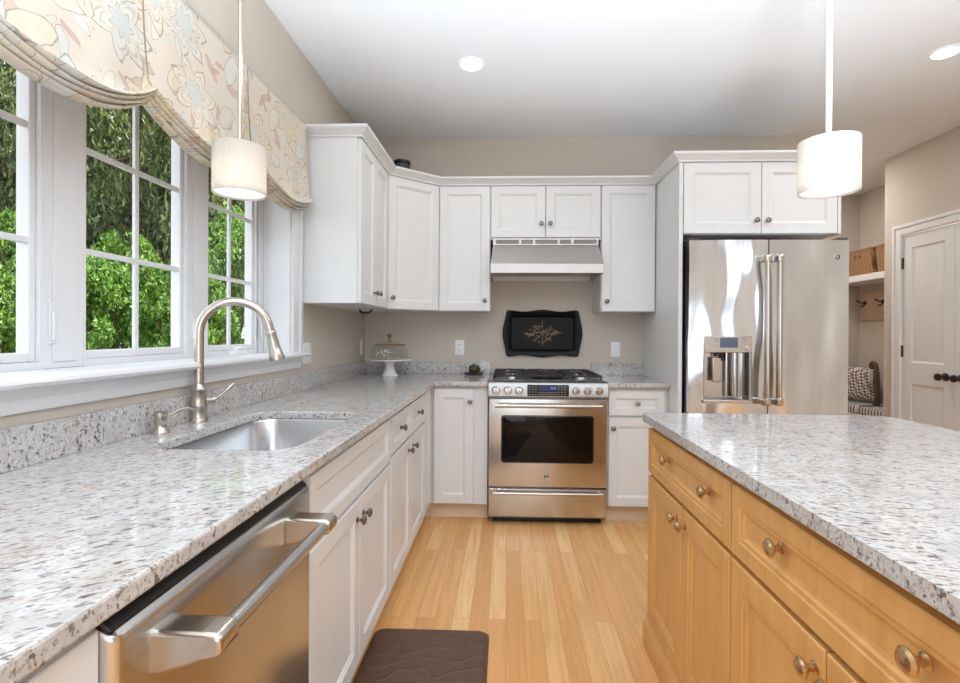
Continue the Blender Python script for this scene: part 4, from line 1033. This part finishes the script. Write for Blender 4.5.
def pillow(label, loc, rot, s):
    b = B(); n = 14; V = {}
    for sd in (-1, 1):
        for i in range(n + 1):
            for j in range(n + 1):
                u_, v_ = i / n * 2 - 1, j / n * 2 - 1
                pin = 1 - 0.10 * (1 - u_ * u_) * 0 - 0.08 * (1 - abs(u_) ** 2) * abs(v_) ** 4
                pin2 = 1 - 0.08 * (1 - abs(v_) ** 2) * abs(u_) ** 4
                th = (max(0, (1 - u_ ** 4) * (1 - v_ ** 4))) ** 0.5 * 0.32
                V[sd, i, j] = b.bm.verts.new((s * u_ * pin2, s * th * sd, s * v_ * pin))
    for sd in (-1, 1):
        for i in range(n):
            for j in range(n): b.face([V[sd, i, j], V[sd, i + 1, j], V[sd, i + 1, j + 1], V[sd, i, j + 1]])
    bmesh.ops.remove_doubles(b.bm, verts=b.bm.verts[:], dist=1e-4)
    return tag(b.build('throw_pillow', 'ikat', loc=loc, rot=rot, ang=80), label, 'pillow')
pillow('brown and white diamond print pillow on the alcove bench', (3.62, 5.17, 0.737), (0.12, 0, -1.25), 0.18)

# ------------------------------------------------------------------ outside: ground, shrubs, trees
struct(B().box(-40, -1.75, -8, 45, -0.4, -0.3).build('ground', 'soil', smooth=False))
def leaves(seed, n, rad, size, clusters, mat, name, shell=0.55):
    rnd = random.Random(seed); b = B(); cl = []
    for _ in range(clusters):
        while True:
            p = Vector((rnd.uniform(-1, 1), rnd.uniform(-1, 1), rnd.uniform(-1, 1)))
            if shell < p.length < 1: break
        cl.append((Vector((p.x * rad[0], p.y * rad[1], p.z * rad[2])), rnd.uniform(0.10, 0.19)))
    mr = (rad[0] + rad[1] + rad[2]) / 3
    for k in range(n):
        c, cr = cl[k % clusters]
        d = Vector((rnd.gauss(0, 1), rnd.gauss(0, 1), rnd.gauss(0, 0.7)))
        p = c + d * cr * mr * 0.62
        e_ = Vector((p.x / rad[0], p.y / rad[1], p.z / rad[2])).length
        if e_ > 1.0: p = p / e_
        s = size * rnd.uniform(0.6, 1.3)
        nrm = (Vector((rnd.gauss(0, 0.6), rnd.gauss(0, 0.6), rnd.gauss(0.7, 0.5))) + c.normalized() * 0.5).normalized()
        a = nrm.orthogonal().normalized(); ang = rnd.uniform(0, 6.28)
        a = Matrix.Rotation(ang, 3, nrm) @ a; e = nrm.cross(a)
        q = [p - a * s, p + e * s * 0.5 - nrm * s * 0.12, p + a * s * 1.1, p - e * s * 0.5 - nrm * s * 0.12]
        v = [b.bm.verts.new(x) for x in q]
        b.bm.faces.new(v)
    me = bpy.data.meshes.new(name); b.bm.to_mesh(me); b.bm.free(); me.materials.append(M[mat]); return me
sh_a = [leaves(11 + k, 20000, (0.85, 0.85, 0.9), 0.037, 75, 'leaf_bright', 'foliage', 0.45) for k in range(2)]
tr_a = [leaves(31 + k, 15000, (0.85, 0.85, 0.92), 0.036, 120, 'leaf_dark', 'foliage', 0.3) for k in range(2)]
def ray(px, Y):
    """world x, y of the sight line through photo column px at depth Y"""
    u_ = (px - 489.5) / 490.6
    return (u_ * 0.99932 - 0.0365) * Y, (u_ * 0.0365 + 0.99933) * Y
def shrub(x, y, r, h, label, k, group=None):
    t = thing('shrub', label, 'shrub', (x, y, -0.3), k * 1.7, group)
    f = obj('foliage', sh_a[k % 2], t, (0, 0, h * 0.5)); f.scale = (r, r, h * 0.5)
    b = B()
    for q in range(5):
        a = 2 * PI * q / 5; b.tube([(0.05 * math.cos(a), 0.05 * math.sin(a), 0), (0.3 * r * math.cos(a), 0.3 * r * math.sin(a), h * 0.4), (0.5 * r * math.cos(a + 0.3), 0.5 * r * math.sin(a + 0.3), h * 0.75)], [0.03, 0.02, 0.008], 6)
    b.build('stem', 'bark', t)
def tree(x, y, h, r, cz, label, k, group=None):
    t = thing('tree', label, 'tree', (x, y, -0.3), k * 1.3, group)
    f = obj('foliage', tr_a[k % 2], t, (0, 0, cz)); f.scale = (r, r, h - cz)
    b = B(); b.tube([(0, 0, 0), (0.05, 0.03, h * 0.3), (0.08, 0.1, h * 0.6), (0.1, 0.1, h * 0.92)], [0.13, 0.11, 0.08, 0.02], 10)
    for q in range(9):
        a = q * 2.4; z = cz - (h - cz) * 0.7 + q * (h - cz) * 0.16
        b.tube([(0, 0.05, z), (0.4 * r * math.cos(a), 0.4 * r * math.sin(a), z + 0.25 * r), (0.75 * r * math.cos(a), 0.75 * r * math.sin(a), z + 0.4 * r)], [0.05, 0.03, 0.008], 6)
    b.build('trunk', 'bark', t)
where = ['outside the left window', 'outside the middle window, left half', 'outside the middle window, right half', 'outside the right window', 'outside the right window at its far edge', 'beyond the right window frame']
n_ = 0
for row, (Y, r, h, kind) in enumerate(((5.6, 0.62, 2.55, 's'), (6.9, 0.72, 3.3, 's'), (8.6, 0.95, 6.2, 't'), (10.7, 1.1, 7.5, 't'), (13.8, 1.4, 9.5, 't'), (17.2, 1.8, 12, 't'), (21.8, 2.4, 15, 't'))):
    x0, y0 = ray(-25, Y); x1, y1 = ray(290, Y)
    n = int((x1 - x0) / (2 * r)) + 1; st = (row % 2) * r * 0.9
    for k in range(n):
        x = x0 + st + k * 2.08 * r; y = y0 + 0.25 * r * math.sin(k * 2.1 + row)
        w_ = where[min(k, 5)]; n_ += 1
        if kind == 's': shrub(x, y, r, h + 0.25 * math.sin(3 * k + row), ('low bright green shrub in the front row ' if row == 0 else 'taller green shrub behind the front row ') + w_, n_)
        elif row < 4: tree(x, y, h + 0.4 * math.sin(2 * k), r, h * 0.56, ('nearest dark-leaved tree ' if row == 2 else 'dark-leaved tree of the second rank ') + w_ , n_) if row < 4 else None
        else: tree(x, y, h, r, h * 0.52, 'tall tree at the back of the wood, seen between nearer crowns', n_, 'trees at the back of the wood')
